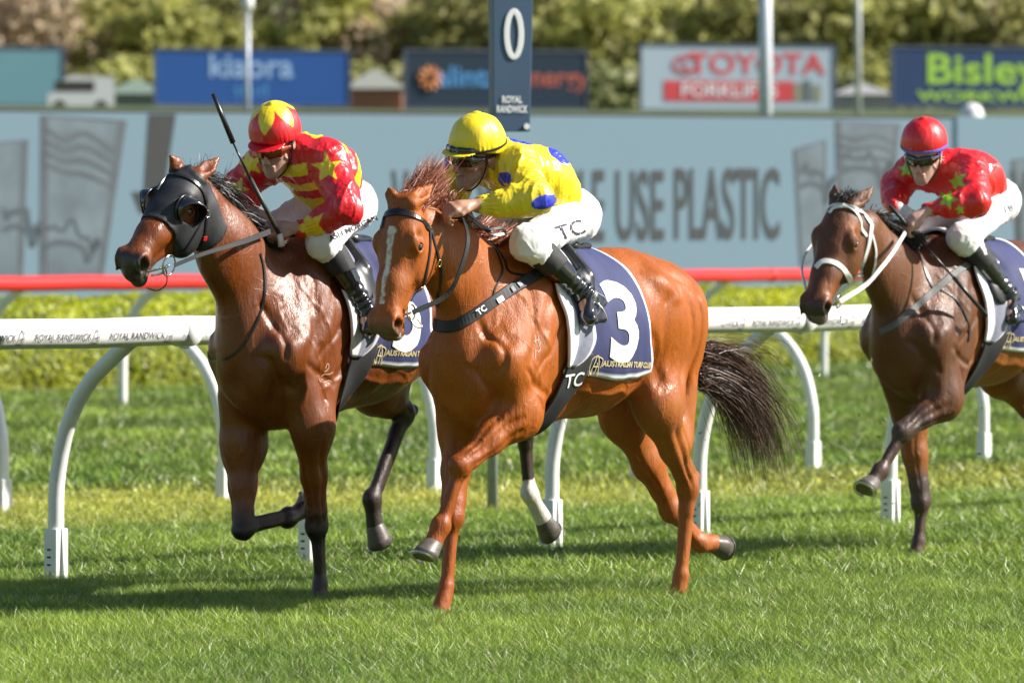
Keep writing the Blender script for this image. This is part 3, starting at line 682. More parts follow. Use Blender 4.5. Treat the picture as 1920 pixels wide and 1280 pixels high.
# ------------------------------------------------------------------ trees beyond
M_bark = material('bark', (.12, .09, .06), .9, var=.3, nscale=3)
M_fol = material('foliage', use_col=True, rough=.6, var=.15, nscale=.6, trans=.42)
def tree(px, D, h, w, c, label, seed):
    r = np.random.default_rng(seed); X = (px-960)*D/FPX; zg = 7.5+max(0, (D-330)/800*14)
    root = empty('tree', (X, D, zg-.6)); tag(root, label, 'tree', 'trees beyond the billboards')
    mm = MB(); mm.tube([(0, 0, -.5), (.1, 0, h*.3), (-.1, .1, h*.75)], [.35, .26, .08], 8)
    for a in range(6):
        t = r.random()*6.28; z = h*(.2+.08*a); mm.tube([(0, 0, z), (math.cos(t)*w*.25, math.sin(t)*w*.25, z+h*.14), (math.cos(t)*w*.42, math.sin(t)*w*.42, z+h*.2)], [.14, .08, .03], 6)
    mm.build('trunk', M_bark, root, smooth=True)
    nb = 46; ctr = r.normal(size=(nb, 3)); ctr /= np.linalg.norm(ctr, axis=1)[:, None]; ctr *= (r.random(nb)**.45)[:, None]
    ctr = ctr*np.array([w*.5, w*.42, h*.46])+np.array([0, 0, h*.54]); rad = w*(.10+.09*r.random(nb))
    P = []; N_ = []; T = []
    for q in range(nb):
        m_ = 42; d = r.normal(size=(m_, 3)); d /= np.linalg.norm(d, axis=1)[:, None]; P.append(ctr[q]+d*rad[q]*(.55+.5*r.random(m_))[:, None]*np.array([1, 1, .75])); N_.append(d); T.append(np.full(m_, .75+.5*r.random()))
    P = np.concatenate(P); N_ = np.concatenate(N_); T = np.concatenate(T)
    V, F, C = leaf_cloud(P, N_, .40, np.array(c)[None]*T[:, None], seed+1, up=.3)
    mesh_np('crown', V, F, M_fol, root, smooth=False, col=C)
kinds = {'g': ((.42, .42, .12), 'bright yellow-green leafy tree'), 'o': ((.35, .34, .12), 'olive green tree'), 'b': ((.52, .41, .28), 'brownish bare-twigged tree'), 'd': ((.25, .27, .11), 'dark green tree'), 'y': ((.50, .47, .15), 'pale yellowish tree')}  # dark greens lifted: distance haze is put into the foliage colour
seen_l = {}
def uniq(l):
    seen_l[l] = seen_l.get(l, 0)+1; return l if seen_l[l] == 1 else l+{2: ', the one further right', 3: ', the rightmost of its kind'}.get(seen_l[l], ', the last to the right')
lay = [(-90, 'b', 345, 9), (20, 'b', 330, 10), (95, 'b', 350, 9), (170, 'y', 335, 9), (215, 'g', 345, 8), (330, 'g', 332, 9), (450, 'o', 345, 10), (540, 'd', 350, 8), (600, 'g', 334, 8), (680, 'b', 336, 10), (745, 'b', 345, 9), (830, 'o', 334, 8), (900, 'd', 345, 9),
       (1000, 'o', 334, 9), (1075, 'd', 348, 9), (1150, 'g', 332, 9), (1240, 'o', 345, 10), (1320, 'g', 336, 9), (1395, 'd', 350, 9), (1480, 'o', 334, 9), (1560, 'y', 345, 8), (1630, 'g', 334, 8), (1700, 'd', 350, 8), (1760, 'g', 336, 9), (1850, 'o', 334, 9), (1930, 'b', 345, 9), (2030, 'o', 336, 10)]
side = lambda px: ', at about %d percent across' % round(px/19.2)
places = lambda px: ('far left, above the teal billboard' if px < 150 else 'between the teal and blue billboards' if px < 290 else 'above the blue billboard' if px < 670 else 'between the blue billboard and the winning post' if px < 930 else 'between the winning post and the pale billboard' if px < 1190 else
                     'above the pale billboard' if px < 1580 else 'between the two right billboards' if px < 1680 else 'above the green-lettered billboard at right')
for i, (px, kd, D, w) in enumerate(lay): tree(px, D, 9.5+(i*37 % 5)*.5, w, kinds[kd][0], uniq(kinds[kd][1]+' '+places(px)), 100+i)
for i in range(17):
    kd = 'dobgdyobdgobdgobd'[i]; px = -150+i*142; tree(px, 400+(i % 3)*12, 15, 15, kinds[kd][0], uniq('tall '+kinds[kd][1]+' '+places(px)), 300+i)
for i in range(13):
    kd = 'dogdodgdodgdo'[i]; px = -100+i*178; tree(px, 322, 4.2, 8.5, kinds[kd][0], uniq('low '+kinds[kd][1].replace(' tree', ' bush')+' '+places(px).replace('above', 'behind')), 500+i)

# ================================================================== HORSES
def orth(a, n):
    a = nrm(a); n = np.array(n, float); n = nrm(n-a*(n@a)); return a, n, np.cross(a, n)

CREASES = [([(.02, 1.30), (-.05, 1.15), (-.04, 1.0)], -.013, .018, .10), ([(-.44, 1.46), (-.28, 1.25), (-.12, 1.07)], .009, .028, .06), ([(-.30, 1.42), (-.24, 1.22), (-.18, 1.04)], -.008, .018, .08),
  ([(-.54, 1.30), (-.46, 1.05), (-.36, .88)], -.015, .020, .12), ([(-.14, 1.02), (-.26, .95), (-.38, .90)], -.011, .014, .12), ([(-.42, 1.22), (-.32, 1.08), (-.22, 1.0)], -.009, .014, .14),
  ([(-.36, 1.30), (-.30, 1.15), (-.25, 1.06)], .007, .02, .12), ([(-.55, 1.0), (-.75, .97), (-1.0, .96)], -.006, .014, .15), ([(-.55, .93), (-.8, .9), (-1.0, .92)], .006, .012, .12),
  ([(-.98, 1.22), (-1.06, 1.05), (-1.12, .90)], -.016, .028, .12), ([(-1.12, 1.36), (-1.10, 1.18), (-1.10, 1.0)], -.008, .02, .12), ([(-1.36, 1.40), (-1.42, 1.18), (-1.41, .98), (-1.36, .80)], -.014, .018, .08),
  ([(-1.26, 1.38), (-1.30, 1.12), (-1.22, .90)], -.008, .020, .12), ([(-1.48, 1.30), (-1.50, 1.1), (-1.47, .92)], -.009, .016, .05), ([(-1.02, 1.43), (-1.14, 1.37), (-1.2, 1.28)], .010, .035, .08), ([(-1.1, 1.46), (-1.3, 1.38), (-1.45, 1.33)], -.006, .02, .05),
  ([(.04, 1.06), (-.04, .95), (-.12, .86)], -.010, .016, .04), ([(-.20, .98), (-.27, .90), (-.30, .80)], -.008, .012, .12)] + \
  [([(-.60-.075*k, 1.26), (-.66-.08*k, 1.1), (-.64-.085*k, .98)], -.0042, .013, .15) for k in range(6)]

def build_horse(fr, sp):
    u0, dz, sc = sp['u0'], sp.get('dz', 0), sp.get('sc', 1.)
    B = lambda x, v, z: np.array([u0+x*sc, v*sc, z+dz])
    J = fr.J
    h = sp.get('vox', .0082)
    allp = np.array([leg[q] for leg in sp['legs'] for q in leg if q in ('el', 'kn', 'fe', 'co', 'st', 'hk')]+[J(*sp['poll'])], float)
    s = SDF((min(u0-1.78, allp[:, 0].min()-.1), -.42, -.12), (allp[:, 0].max()+.62, .46, 2.2), h)
    for leg in sp['legs']: leg['sole'] = np.array(leg['co'], float)+nrm(np.array(leg['sole'], float)-np.array(leg['co'], float))*.078
    n = (0, 1, 0); A = lambda *a, k=.05: s.op(ecap(*a), k)
    E = lambda c, r, R=None, k=.05: s.op(ellip(c, r, R), k)
    # trunk
    zc = sp.get('belly', 0.)
    A(B(-.16, 0, 1.10), B(-.45, 0, 1.14+zc), .17, .25, .225, .375, n)
    A(B(-.45, 0, 1.14+zc), B(-.85, 0, 1.16), .225, .375, .285, .345, n, k=.08)
    A(B(-.85, 0, 1.16), B(-1.15, 0, 1.22), .285, .345, .265, .285, n, k=.1)
    A(B(-1.15, 0, 1.22), B(-1.38, 0, 1.22), .265, .285, .235, .27, n, k=.1)
    A(B(-.42, 0, 1.47), B(-.72, 0, 1.43), .065, .09, .10, .09, n, k=.12)      # withers
    A(B(-.12, 0, 1.0), B(-.40, 0, .90+zc), .10, .13, .12, .14, n, k=.08)       # breast floor
    # legs
    for leg in sp['legs']:
        kind, side = leg['k'], leg['s']; sg = 1 if side == 'n' else -1; P = {q: np.array(leg[q], float) for q in leg if q not in ('k', 's', 'hv')}
        if kind == 'f':
            el, kn, fe, co = P['el'], P['kn'], P['fe'], P['co']; bk = lambda c: nrm(np.cross(n, nrm(c)))
            ps = B(-.135, .165*sg, 1.06)
            A(ps, el, .078, .095, .075, .10, n, k=.08)
            A(B(-.42, .13*sg, 1.40), ps, .05, .11, .08, .11, n, k=.08)           # shoulder blade
            A(B(-.40, .19*sg, 1.16), el+np.array([-.04, 0, .02]), .065, .13, .06, .09, n, k=.06)   # triceps
            A(B(-.30, .215*sg, 1.12), B(-.2, .21*sg, 1.0), .03, .05, .03, .05, n, k=.04)
            E(ps+np.array([.02, .0, -.02]), (.06, .055, .08), k=.05)
            m = el*.52+kn*.48; b = bk(kn-el); mu = (m-kn)*.30+kn
            A(el, m, .074, .092, .056, .066, n, k=.07); A(m, mu, .056, .063, .046, .050, n, k=.03); A(mu, kn, .046, .050, .044, .046, n, k=.02)
            A(el*.8+kn*.2-b*.035+np.array([0, .01*sg, 0]), m*.6+kn*.4-b*.018, .03, .038, .018, .02, n, k=.03)  # extensor muscle
            A(el*.8+kn*.2+b*.045, m*.7+kn*.3+b*.024, .028, .032, .014, .018, n, k=.025)                       # flexors
            A(el*.7+kn*.3+np.array([0, .035*sg, 0]), m*.55+kn*.45+np.array([0, .02*sg, 0]), .02, .028, .012, .014, n, k=.02)
            E(kn, (.048, .046, .052), k=.025); E(kn-b*.016+nrm(kn-el)*.014, (.040, .039, .036), k=.02); E(kn+b*.036-nrm(kn-el)*.004, (.020, .022, .030), k=.02)
            c = fe-kn; b = bk(c)
            A(kn+c*.08, fe-c*.1, .031, .029, .026, .025, n, k=.03); A(kn+c*.12+b*.029, fe-c*.08+b*.027, .015, .016, .016, .016, n, k=.012)
            if fe[2] > .08: E(fe, (.040, .038, .041), k=.025); E(fe+b*.027, (.024, .026, .028), k=.02)
            A(fe, co, .034, .035, .040, .042, n, k=.03)
        else:
            st, hk, fe, co = P['st'], P['hk'], P['fe'], P['co']; hv = leg.get('hv', .13)
            hip = B(-1.30, hv*sg, 1.20) if 'hip' not in P else P['hip']
            A(hip, st, .095, .20, .085, .115, n, k=.09)
            A(B(-1.48, .10*sg, 1.24), st*.45+hk*.55+np.array([-.07, 0, .06]), .075, .10, .035, .055, n, k=.07)   # hamstrings
            A(B(-1.53, .08*sg, 1.26), B(-1.54, .085*sg, 1.05), .06, .07, .05, .06, n, k=.05)
            E(st+np.array([.0, -.01*sg, .05]), (.08, .062, .11), k=.09)
            c = hk-st; b = bk2 = nrm(np.cross(n, nrm(c))); m = st*.5+hk*.5
            A(st, m, .080, .108, .060, .082, n, k=.08); A(m, st*.18+hk*.82, .060, .080, .042, .048, n, k=.03); A(st*.18+hk*.82, hk, .042, .048, .042, .046, n, k=.02)
            c2 = fe-hk; b2 = nrm(np.cross(n, nrm(c2))); pt = hk+b2*.055-nrm(c2)*.055
            A(m+b*.045, pt, .020, .024, .014, .016, n, k=.03)                    # hamstring tendon to the point of the hock
            A(pt, hk+b2*.03+nrm(c2)*.06, .020, .022, .018, .018, n, k=.02)
            A(st*.75+hk*.25+np.array([0, .03*sg, 0])-b*.01, m*.6+hk*.4+np.array([0, .015*sg, 0]), .022, .04, .014, .018, n, k=.02)
            E(hk, (.052, .044, .058), k=.03)
            A(hk, hk+c2*.25, .040, .045, .032, .034, n, k=.025); A(hk+c2*.2, fe-c2*.08, .032, .033, .027, .029, n, k=.02)
            A(hk+c2*.2+b2*.033, fe-c2*.08+b2*.029, .016, .017, .016, .017, n, k=.014)
            (E(fe, (.040, .038, .042), k=.025) if fe[2] > .09 else None); E(fe+b2*.018, (.025, .026, .028), k=.02); A(fe, co, .034, .035, .040, .041, n, k=.03)
    for sg in (1, -1):
        E(B(-1.26, .15*sg, 1.24), (.24, .115, .20), k=.09)        # gluteal mass
        E(B(-1.12, .20*sg, 1.37), (.06, .045, .05), k=.06)        # point of hip
        E(B(-.05, .075*sg, .975), (.075, .072, .125), k=.045)     # pectorals
        E(B(-.75, .18*sg, 1.12), (.25, .10, .22), k=.10)          # ribs
    A(B(-.10, .0, .86+zc*.5), B(-.24, 0, .82+zc), .09, .09, .11, .10, n, k=.08)
    A(B(-1.05, .0, 1.40), B(-1.42, 0, 1.36), .11, .11, .09, .08, n, k=.1)  # croup
    A(B(-1.5, 0, 1.33), B(-1.60, 0, 1.22), .05, .05, .035, .035, n, k=.05) # dock
    # neck
    N = [np.array(p) for p in sp['neck']]; NR = sp['neckr']
    for i in range(len(N)-1): A(N[i], N[i+1], NR[i][0], NR[i][1], NR[i+1][0], NR[i+1][1], n, k=.08)
    # head
    a, hn, d = orth(fr.dirl(sp['ha']), fr.dirl(sp['hn'])); hl = sp['hl']/.6; P0 = J(*sp['poll'])
    hw = sp.get('hw', 1.16); Hh = lambda q, e, w: P0+hl*(a*q+hw*(d*e+hn*w)); R_ = np.array([a, d, hn])
    hs = lambda v: (v[0]*hl, v[1]*hl*hw, v[2]*hl*hw)
    def hA(p, q, wa, ha_, wb, hb, k=.02): s.op(ecap(Hh(*p), Hh(*q), wa*hl*hw, ha_*hl*hw, wb*hl*hw, hb*hl*hw, hn), k)
    def hE(p, r, k=.02, mode='add'): s.op(ellip(Hh(*p), hs(r), R_), k, mode)
    hA((.02, -.07, 0), (.13, -.055, 0), .060, .068, .078, .066, k=.05)          # poll, cranium
    hA((.09, -.065, 0), (.22, -.062, 0), .080, .064, .088, .066, k=.03)
    hA((.20, -.062, 0), (.36, -.056, 0), .084, .062, .064, .056, k=.03)          # face
    hA((.36, -.056, 0), (.52, -.050, 0), .064, .056, .052, .048, k=.03)          # nose
    for g in (1, -1):
        hE((.225, -.145, .050*g), (.125, .090, .036), .04)                       # cheek
        hE((.235, -.135, .066*g), (.095, .066, .026), .02)
        hA((.24, -.175, .038*g), (.46, -.105, .022*g), .020, .026, .018, .022, k=.03)   # jaw bones
        hE((.175, -.032, .076*g), (.045, .028, .026), .022)                      # brow
        hE((.195, -.054, .084*g), (.036, .032, .022), .018)                      # eyelids
        hA((.22, -.070, .074*g), (.38, -.062, .050*g), .007, .008, .006, .007, k=.014)  # facial crest
        hE((.145, -.045, .090*g), (.022, .018, .014), .02, 'sub')                # hollow above the eye
        hE((.31, -.024, .080*g), (.08, .024, .016), .03, 'sub')
        hE((.53, -.042, .044*g), (.050, .040, .026), .018)                      # nostril swell
    hE((.545, -.068, 0), (.052, .056, .052), .03)                                # muzzle
    hE((.578, -.095, 0), (.030, .038, .042), .02)                                # upper lip
    hE((.560, -.138, 0), (.036, .026, .030), .015); hA((.46, -.115, 0), (.55, -.138, 0), .030, .026, .030, .020, k=.02)  # lower lip, chin
    for g in (1, -1):
        hE((.195, -.050, .102*g), (.021, .016, .014), .006, 'sub')               # eye opening
        s.op(ecap(Hh(.170, -.048, .092*g), Hh(.186, -.028, .092*g), .007, .007, .008, .008, hn), .006)
        s.op(ecap(Hh(.543, -.028, .068*g), Hh(.560, -.064, .066*g), .036*hl, .021*hl, .032*hl, .028*hl, hn), .008, 'sub')   # nostril
        s.op(ecap(Hh(.572, -.022, .050*g), Hh(.592, -.065, .054*g), .008, .008, .007, .007, hn), .01)     # nostril rim
        s.op(ecap(Hh(.525, -.012, .056*g), Hh(.565, -.012, .048*g), .007, .007, .008, .008, hn), .01)
        s.op(ecap(Hh(.475, -.102, .055*g), Hh(.605, -.118, .02*g), .008, .0045, .010, .0045, hn), .006, 'sub')     # mouth line
        s.op(ecap(Hh(.26, -.10, .078*g), Hh(.30, -.15, .066*g), .004, .004, .003, .003, hn), .01)
        s.op(ecap(Hh(.30, -.06, .066*g), Hh(.45, -.075, .047*g), .003, .003, .003, .003, hn), .008)   # face veins
        s.op(ecap(Hh(.36, -.045, .056*g), Hh(.42, -.065, .050*g), .003, .003, .003, .003, hn), .008)
    # ears
    for tip, g in zip(sp['ears'], (1, -1)):
        T = np.array(tip, float); b0 = Hh(-.005, -.035, .046*g); dr = nrm(T-b0); mid = b0*.55+T*.45; e = d-dr*(d@dr); e = nrm(e+hn*g*.55)
        lat = nrm(np.cross(dr, e))
        s.op(ecap(b0-dr*.02, mid, .034, .028, .036, .020, lat), .02); s.op(ecap(mid, T-dr*.008, .036, .019, .009, .008, lat), .012)
        s.op(ecap(b0+dr*.03+e*.022, mid+e*.020, .018, .016, .027, .013, lat), .004, 'sub'); s.op(ecap(mid+e*.020, mid*.25+T*.75+e*.013, .026, .012, .008, .007, lat), .004, 'sub')
    # neck / shoulder modelling: grooves and veins
    for sg in (1, -1):
        for g_ in sp.get('grooves', []):
            p = np.array(g_[0]); q = np.array(g_[1]); p[1] *= sg; q[1] *= sg; s.op(ecap(p, q, g_[2], g_[2], g_[3], g_[3], n), .06, 'sub')
    V, F = s.extract(); V = smooth_mesh(V, F, 1, .5)
    Nn = vnormals(V, F)
    # ---- surface life: muscle strands and veins by fine displacement
    q = V*np.array([1, 1, .45]); am = np.clip((.9-np.abs(V[:, 2]-1.05))*2, .25, 1)
    zone = np.linalg.norm(V-P0, axis=1) < .75*hl
    V = V+Nn*((vnoise(q, 9)-.5)*.011*am*np.where(zone, .35, 1)+(vnoise(V*np.array([1, 1, .35])+5, 24)-.5)*.0040*np.where(zone, .4, 1))[:, None]
    X2 = (V[:, [0, 2]]-np.array([u0, dz]))/np.array([sc, 1.]); ay = np.abs(V[:, 1]); dsp = np.zeros(len(V), np.float32)
    wb = (np.stack([vnoise(V, 11), vnoise(V+9, 11)], 1)-.5)*.035
    for pts, dep, wid, ymin in CREASES:
        Q = crom([(a_, b_, 0) for a_, b_ in pts], 14)[:, :2]; best = np.full(len(V), 9.); tb = np.zeros(len(V))
        for i in range(13):
            ab = Q[i+1]-Q[i]; t = np.clip(((X2+wb-Q[i])@ab)/(ab@ab+1e-9), 0, 1); dd = np.linalg.norm(X2+wb-Q[i]-t[:, None]*ab, axis=1); m_ = dd < best; best = np.where(m_, dd, best); tb = np.where(m_, (i+t)/13, tb)
        dsp += dep*np.exp(-(best/wid)**2)*np.clip(np.minimum(tb, 1-tb)*6, .0, 1)*np.clip((ay-ymin)/.03, 0, 1)*(V[:, 2] > .74+dz)
    V = V+Nn*dsp[:, None]
    for leg in sp['legs']:
        a_, b_ = (leg['el'], leg['kn']) if leg['k'] == 'f' else (leg['st'], leg['hk']); a_, b_ = np.array(a_, float), np.array(b_, float); ax_ = nrm(b_-a_); d_, t_ = seg_d(V, a_, b_)
        fr_ = nrm(np.cross(ax_, [0, 1., 0])); r_ = V-a_-((V-a_)@ax_)[:, None]*ax_; ang = np.arctan2(r_[:, 1], r_@fr_)*(1 if leg['s'] == 'n' else -1); ang = ang+(vnoise(V, 8)-.5)*.5
        for a0, dp in ((.45, -.0055), (1.25, -.0065), (2.1, -.006), (.85, .003), (1.7, .003), (-.6, -.004)):
            V = V+Nn*((d_ < .13)*dp*np.exp(-((ang-a0)/.17)**2)*np.clip(np.minimum(t_-.08, .97-t_)*7, 0, 1))[:, None]
        if leg['k'] == 'f' or True:
            k2 = leg['kn'] if leg['k'] == 'f' else leg['hk']; d2_, t2_ = seg_d(V, k2, leg['fe']); a2_ = nrm(np.array(leg['fe'])-np.array(k2)); f2_ = nrm(np.cross(a2_, [0, 1., 0])); r2_ = V-np.array(k2)-((V-np.array(k2))@a2_)[:, None]*a2_; g2_ = np.abs(np.arctan2(r2_[:, 1], r2_@f2_))
            V = V+Nn*((d2_ < .07)*-.004*np.exp(-((g2_-1.75)/.25)**2)*np.clip(np.minimum(t2_-.1, .9-t2_)*7, 0, 1))[:, None]
    rv = random.Random(sp['seed'])
    dispv = np.zeros(len(V), np.float32)
    for (p, q2) in [(B(-.15, .25, 1.15), B(-.28, .26, .98)), (B(-.30, .25, .9), B(-.62, .29, .93)), (B(-.55, .28, 1.05), B(-.9, .31, .92)), (B(-1.2, .28, 1.05), B(-1.05, .2, .85)), (B(-.12, .22, 1.3), B(-.05, .2, 1.12)), (B(-.2, .25, 1.38), B(-.34, .25, 1.1))]:
        pts = [np.array(p)*(1-t)+np.array(q2)*t+np.array([rv.uniform(-.02, .02), 0, rv.uniform(-.02, .02)]) for t in np.linspace(0, 1, 6)]
        for x, y in zip(pts[:-1], pts[1:]):
            ab = (y-x)[[0, 2]]; t = np.clip(((V[:, [0, 2]]-x[[0, 2]])@ab)/(ab@ab+1e-9), 0, 1); dd = np.linalg.norm(V[:, [0, 2]]-x[[0, 2]]-t[:, None]*ab, axis=1)
            dispv = np.maximum(dispv, np.exp(-(dd/.009)**2)*(np.abs(V[:, 1]) > .1))
    for leg in sp['legs']:
        if leg['k'] == 'f':
            x, y = np.array(leg['el']), np.array(leg['kn']); dd, t = seg_d(V, x+np.array([0, .05, 0]), y+np.array([0, .03, 0])); 
            ph = vnoise(V*np.array([14, 14, 3.]), 2.4); dispv += (dd < .08)*(np.abs(ph-.5) < .04)*.5
    V = V+Nn*(dispv*.0035)[:, None]
    # ---- colour
    col = sp['color'](V, Nn, fr, B, Hh, sp)
    root = empty(sp['name'], (*fr.O[:2], 0), fr.rz); tag(root, sp['label'], 'horse', sp.get('group'))
    body = mesh_np('body', V, F, sp['mat'], root, col=col); bvh = make_bvh(V, F)
    vn = np.full(len(V), .35, np.float32); vn = np.where(zone, .8, vn)
    for leg in sp['legs']:
        d_, t_ = seg_d(V, leg['el'] if leg['k'] == 'f' else leg['st'], leg['kn'] if leg['k'] == 'f' else leg['hk']); vn = np.where(d_ < .14, .8, vn)
    at_ = body.data.attributes.new('vein', 'FLOAT', 'POINT'); at_.data.foreach_set('value', vn.astype(np.float32))
    for g in (1, -1):
        m = SDF(Hh(.195, -.052, .086*g)-.035, Hh(.195, -.052, .086*g)+.035, .003); m.op(ellip(Hh(.195, -.052, .0855*g), (.0215, .0215, .0215))); v_, f_ = m.extract(); mesh_np('eye', v_, f_, M_eye, root)
    # ---- hooves
    for leg in sp['legs']:
        co = np.array(leg['co'], float); fe = np.array(leg['fe'], float); sole = np.array(leg['sole'], float)
        t = nrm(sole-co); f_ = np.array(leg.get('toe', (1, 0, 0)), float); f_ = nrm(f_-t*(f_@t)); lt = np.cross(t, f_); m = MB(); n_ = 22
        Lh = np.linalg.norm(sole-co); rings = []
        for z, r, sh in ((-.014, .038, -.004), (.0, .044, 0), (Lh*.3, .049, .006), (Lh*.65, .055, .014), (Lh, .062, .020), (Lh+.001, .050, .018)):
            for a_ in range(n_):
                w = 2*math.pi*a_/n_; cx = math.cos(w)*(1.12 if math.cos(w) > 0 else .80); rings.append(co+t*(z*(1 if math.cos(w) > -.3 else .9))+f_*(cx*r+sh)+lt*math.sin(w)*r*.96)
        fc = [(i*n_+k, i*n_+(k+1) % n_, (i+1)*n_+(k+1) % n_, (i+1)*n_+k) for i in range(5) for k in range(n_)]
        ci = len(rings); rings.append(co+t*(Lh-.006)+f_*.02)
        fc += [(5*n_+k, 5*n_+(k+1) % n_, ci) for k in range(n_)]
        m.add(rings, fc); ho = m.build('hoof', leg.get('hm', M_hoof), root, smooth=True)
        m = MB(); ring = [co+t*(Lh+.003)+f_*(math.cos(w)*.058*(1.12 if math.cos(w) > 0 else .8)+.020)+lt*math.sin(w)*.055 for w in np.linspace(-2.6, 2.6, 24)]
        m.strip(ring, [t]*24, .018, .005); m.build('horseshoe', M_metal, ho)
    sp['bvh'] = bvh; sp['H'] = Hh; sp['hn'] = hn; sp['hd'] = d; sp['haa'] = a; sp['hlk'] = hl; sp['root'] = root; sp['B'] = B; sp['V'] = V
    return root

def hits(fr, bvh, pxs, n=24, off=.004, fall=.1):
    """points of the horse's surface seen along a pixel path"""
    Q = crom([(*p, 0) if len(p) == 2 else p for p in pxs], n); P, N = [], []
    for x, y, v in Q:
        r = nrm(fr.ray(x, y)); h = bvh.ray_cast(Vector(fr.C), Vector(r), 60)
        if h[0] is None: P.append(None); N.append(None)
        else: P.append(np.array(h[0])+np.array(h[1])*off); N.append(np.array(h[1]))
    ok = [i for i in range(n) if P[i] is not None]
    for i in range(n):
        if P[i] is None:
            j = min(ok, key=lambda k: abs(k-i)); hp = bvh.find_nearest(Vector(fr.J(Q[i][0], Q[i][1], P[j][1]))); P[i] = np.array(hp[0])+np.array(hp[1])*off; N[i] = np.array(hp[1])
    P = np.array(P); N = np.array(N)
    for _ in range(2): P[1:-1] = .5*P[1:-1]+.25*(P[:-2]+P[2:]); N[1:-1] = .5*N[1:-1]+.25*(N[:-2]+N[2:])
    N /= np.linalg.norm(N, axis=1)[:, None]; return P, N

def snap_path(bvh, pts, n=24, off=.004):
    Q = crom(pts, n); P, N = [], []
    for p in Q: h = bvh.find_nearest(Vector(p)); P.append(np.array(h[0])+np.array(h[1])*off); N.append(np.array(h[1]))
    P = np.array(P); N = np.array(N)
    for _ in range(2): P[1:-1] = .5*P[1:-1]+.25*(P[:-2]+P[2:]); N[1:-1] = .5*N[1:-1]+.25*(N[:-2]+N[2:])
    N /= np.linalg.norm(N, axis=1)[:, None]; return P, N

def hair(name, roots, tips, mids, parent, n, w, color, seed, spread=.03, mat=None, seg=7, frizz=.012, tipw=.25, sep=1.0, colv=.35):
    """locks of hair: guide curves root-mid-tip, many thin strands round them"""
    r = np.random.default_rng(seed); roots, mids, tips = [np.array(x, float) for x in (roots, mids, tips)]
    m = len(roots); V, F, C = [], [], []; t = np.linspace(0, 1, seg)[:, None]
    gi = r.random(n)*(m-1); i0 = np.minimum(gi.astype(int), m-2); f = (gi-i0)[:, None]
    cl = (r.integers(0, 10**6, n) % max(8, n//14)); cofs = r.normal(size=(10**6 % 7+n//8+9, 3))
    for k in range(n):
        L = lambda X: X[i0[k]]*(1-f[k])+X[i0[k]+1]*f[k]
        a = L(roots)+r.normal(size=3)*spread*.30; c = cofs[cl[k] % len(cofs)]*spread*sep
        b = L(mids)+r.normal(size=3)*spread*.55+c*.5; e = L(tips)+r.normal(size=3)*spread*.8+c; e = a+(e-a)*(.55+.5*r.random()); b = (a+e)/2+(b-(L(roots)+L(tips))/2)
        P = a*(1-t)**2+2*b*t*(1-t)+e*t*t
        P = P+np.cumsum(r.normal(size=(seg, 3))*frizz/seg, 0)
        d = nrm(r.normal(size=3)); ww = (w*(.6+.8*r.random())*(1-(1-tipw)*t**1.5))
        T = np.gradient(P, axis=0); bb = np.cross(T, d); bb /= np.linalg.norm(bb, axis=1)[:, None]+1e-9
        base = len(V)*2*seg; V.append(np.concatenate([P-bb*ww/2, P+bb*ww/2]))
        F.append(np.array([(base+i, base+i+1, base+seg+i+1, base+seg+i) for i in range(seg-1)]))
        cc = np.array(color)*(1-colv+2*colv*r.random()); C.append(np.repeat(cc[None], 2*seg, 0))
    return mesh_np(name, np.concatenate(V), np.concatenate(F), mat or M_hair, parent, smooth=True, col=np.concatenate(C))

sst = lambda x, a, b: (lambda t: t*t*(3-2*t))(np.clip((x-a)/(b-a), 0, 1))
def leg_dark(V, sp, lo=.45, hi=.9):
    """0..1 amount of black stocking along the legs"""
    k = np.zeros(len(V))
    for leg in sp['legs']:
        ks = [q for q in (('kn', 'fe', 'co') if leg['k'] == 'f' else ('hk', 'fe', 'co'))]; top = leg['el'] if leg['k'] == 'f' else leg['st']
        d, t = seg_d(V, top, leg[ks[0]]); k = np.maximum(k, (d < .12)*sst(t, lo, hi))
        for x, y in zip(ks[:-1], ks[1:]): d, t = seg_d(V, leg[x], leg[y]); k = np.maximum(k, (d < .09)*(1. if x in ('fe',) else sst(t, 0., .05))*(.93+.0*t))
        kj = np.linalg.norm(V-np.array(leg[ks[0]], float), axis=1); k = np.maximum(k, sst(-kj, -.075, -.03)*.9)
    return k[:, None]

